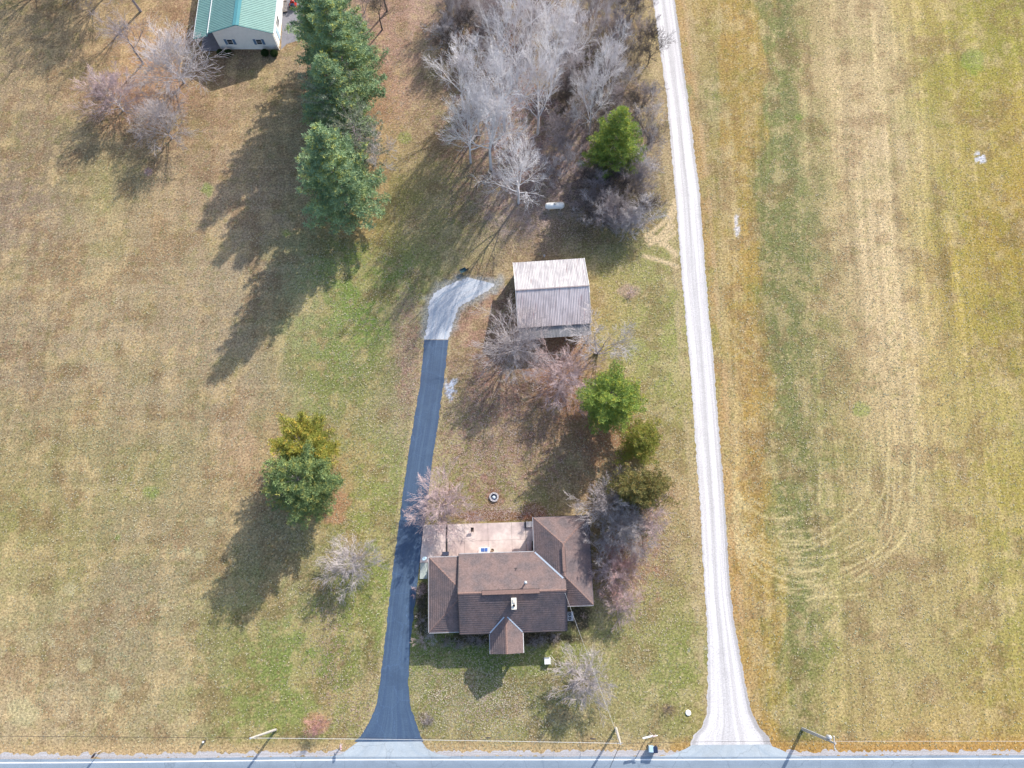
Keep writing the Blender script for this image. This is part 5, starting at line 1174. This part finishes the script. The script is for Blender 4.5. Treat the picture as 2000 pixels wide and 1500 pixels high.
# boxwoods clipped into balls
def leafball(seed, n=1500):
    nr = np.random.RandomState(seed); d = nr.normal(size=(n, 3)); d /= np.linalg.norm(d, axis=1, keepdims=True); T = d*nr.uniform(.82, 1.02, (n, 1)); T[:, 2] = T[:, 2]*.85+.8; T = T[T[:, 2] > .05]; n = len(T); bl = 4
    e = nr.normal(size=(n, bl, 3))+d[:n, None, :]*.0; e /= np.linalg.norm(e, axis=2, keepdims=True); s_ = np.cross(e, nr.normal(size=(n, bl, 3))); s_ /= np.linalg.norm(s_, axis=2, keepdims=True)
    c = T[:, None, :]; V = np.stack([c-s_*.03, c+e*.06-s_*.04, c+e*.12, c+e*.06+s_*.04], 2).reshape(-1, 3)
    col = np.repeat(np.stack([nr.rand(n), np.zeros(n), np.zeros(n)], 1), bl*4, 0); return V, np.arange(n*bl*4).reshape(-1, 4), col
V_, F_, c_ = leafball(3); bm_ = np_mesh('boxwood', V_, F_, lf_box, c_)
cb = MB(); cb.lathe([(0, 0), (.45, .1), (.8, .45), (.86, .8), (.75, 1.2), (.4, 1.5), (0, 1.6)], n=12); core_me = cb.mesh('boxwood_core', lf_box, True)
for i, (u, v, r_, lab) in enumerate(((432, 106, .55, 'small round boxwood under the gable, westernmost of four'), (447, 107, .62, 'round boxwood under the gable, second from the porch'), (519, 107, .62, 'round boxwood under the gable, second from the concrete drive'), (537, 108, .62, 'round boxwood under the gable, nearest the concrete drive'))):
    x, y = g(u, v); t = tag(empty('boxwood', (x, y, 0), i*1.3), lab, 'shrub', 'clipped boxwoods under the gable')
    o = link('leaves', bm_, t); o.scale = (r_,)*3; o = link('stem', core_me, t); o.scale = (r_*.93,)*3

# ================================================================ LEAF LITTER AND STONES
LNR = np.array(LN, float); DRR = np.array(DR, float)
def clear_of(uu, vv):
    ok = (uu < np.interp(vv, LNR[:, 0], LNR[:, 1])-3) | (uu > np.interp(vv, LNR[:, 0], LNR[:, 2])+3)
    ok &= (vv < 663) | (uu < np.interp(vv, DRR[:, 0], DRR[:, 1])-1) | (uu > np.interp(vv, DRR[:, 0], DRR[:, 2])+1)
    ok &= vv < 1464
    ok &= ~((uu > 818) & (uu < 1162) & (vv > 1017) & (vv < 1240)) & ~((uu > 826) & (uu < 972) & (vv > 540) & (vv < 664)) & ~((uu > 1000) & (uu < 1160) & (vv > 500) & (vv < 660))
    return ok
def scatter(name, zones, size, m, seed, flat=.25, label=None, cat=None):
    nr = np.random.RandomState(seed); P = []
    for (u, v, su, sv, n) in zones:
        uu = nr.normal(u, su, n); vv = nr.normal(v, sv, n); k_ = clear_of(uu, vv); uu = uu[k_]; vv = vv[k_]
        c, s = math.cos(TILT), math.sin(TILT); a = uu-1000; b = 750-vv; dz = b*s-FPX*c; t = (0-CAMH)/dz; P.append(np.stack([a*t, (b*c+FPX*s)*t], 1))
    P = np.concatenate(P); n = len(P); sz = size*nr.uniform(.6, 1.5, (n, 1)); a = nr.uniform(0, 6.28, n); d = np.stack([np.cos(a), np.sin(a)], 1); e = np.stack([-d[:, 1], d[:, 0]], 1)
    z = nr.uniform(.012, .05, n); tilt = nr.uniform(-flat, flat, n)
    def pt(k1, k2, dzk): return np.concatenate([P+d*sz*k1+e*sz*k2, (z+dzk*tilt*sz[:, 0]+.02)[:, None]], 1)
    V = np.stack([pt(-.5, 0, -.5), pt(0, -.35, .1), pt(.5, 0, .5), pt(0, .35, .1)], 1).reshape(-1, 3)
    o = link(name, np_mesh(name, V, np.arange(n*4).reshape(-1, 4), m)); tag(o, label, cat, kind='stuff'); return o
scatter('fallen_leaves', [(1050,250,110,150,16000),(1040,400,80,45,6000),(940,850,70,90,6000),(970,1000,70,10,1500),(1020,820,80,80,4000),(800,700,20,120,1800),(640,1240,25,80,700),(1230,1100,50,70,2500),(780,150,40,90,3500),(960,1380,60,30,900),(870,1330,60,60,900),(700,1380,40,40,600)],
        .13, m_leaf, 5, label='scattered pinkish brown fallen leaves on the grass and wood floor', cat='leaves')
scatter('grass_tufts', [(1700,700,260,500,30000),(300,800,260,420,30000),(700,700,80,380,9000),(1240,900,60,400,7000),(950,1370,110,60,5000)], .15, mat('straw_tuft', (.38, .34, .24), .95, .35, .5, hue=(.27, .28, .17), coord='World'), 8, flat=.5, label='tufts of straw coloured and green winter grass', cat='grass')
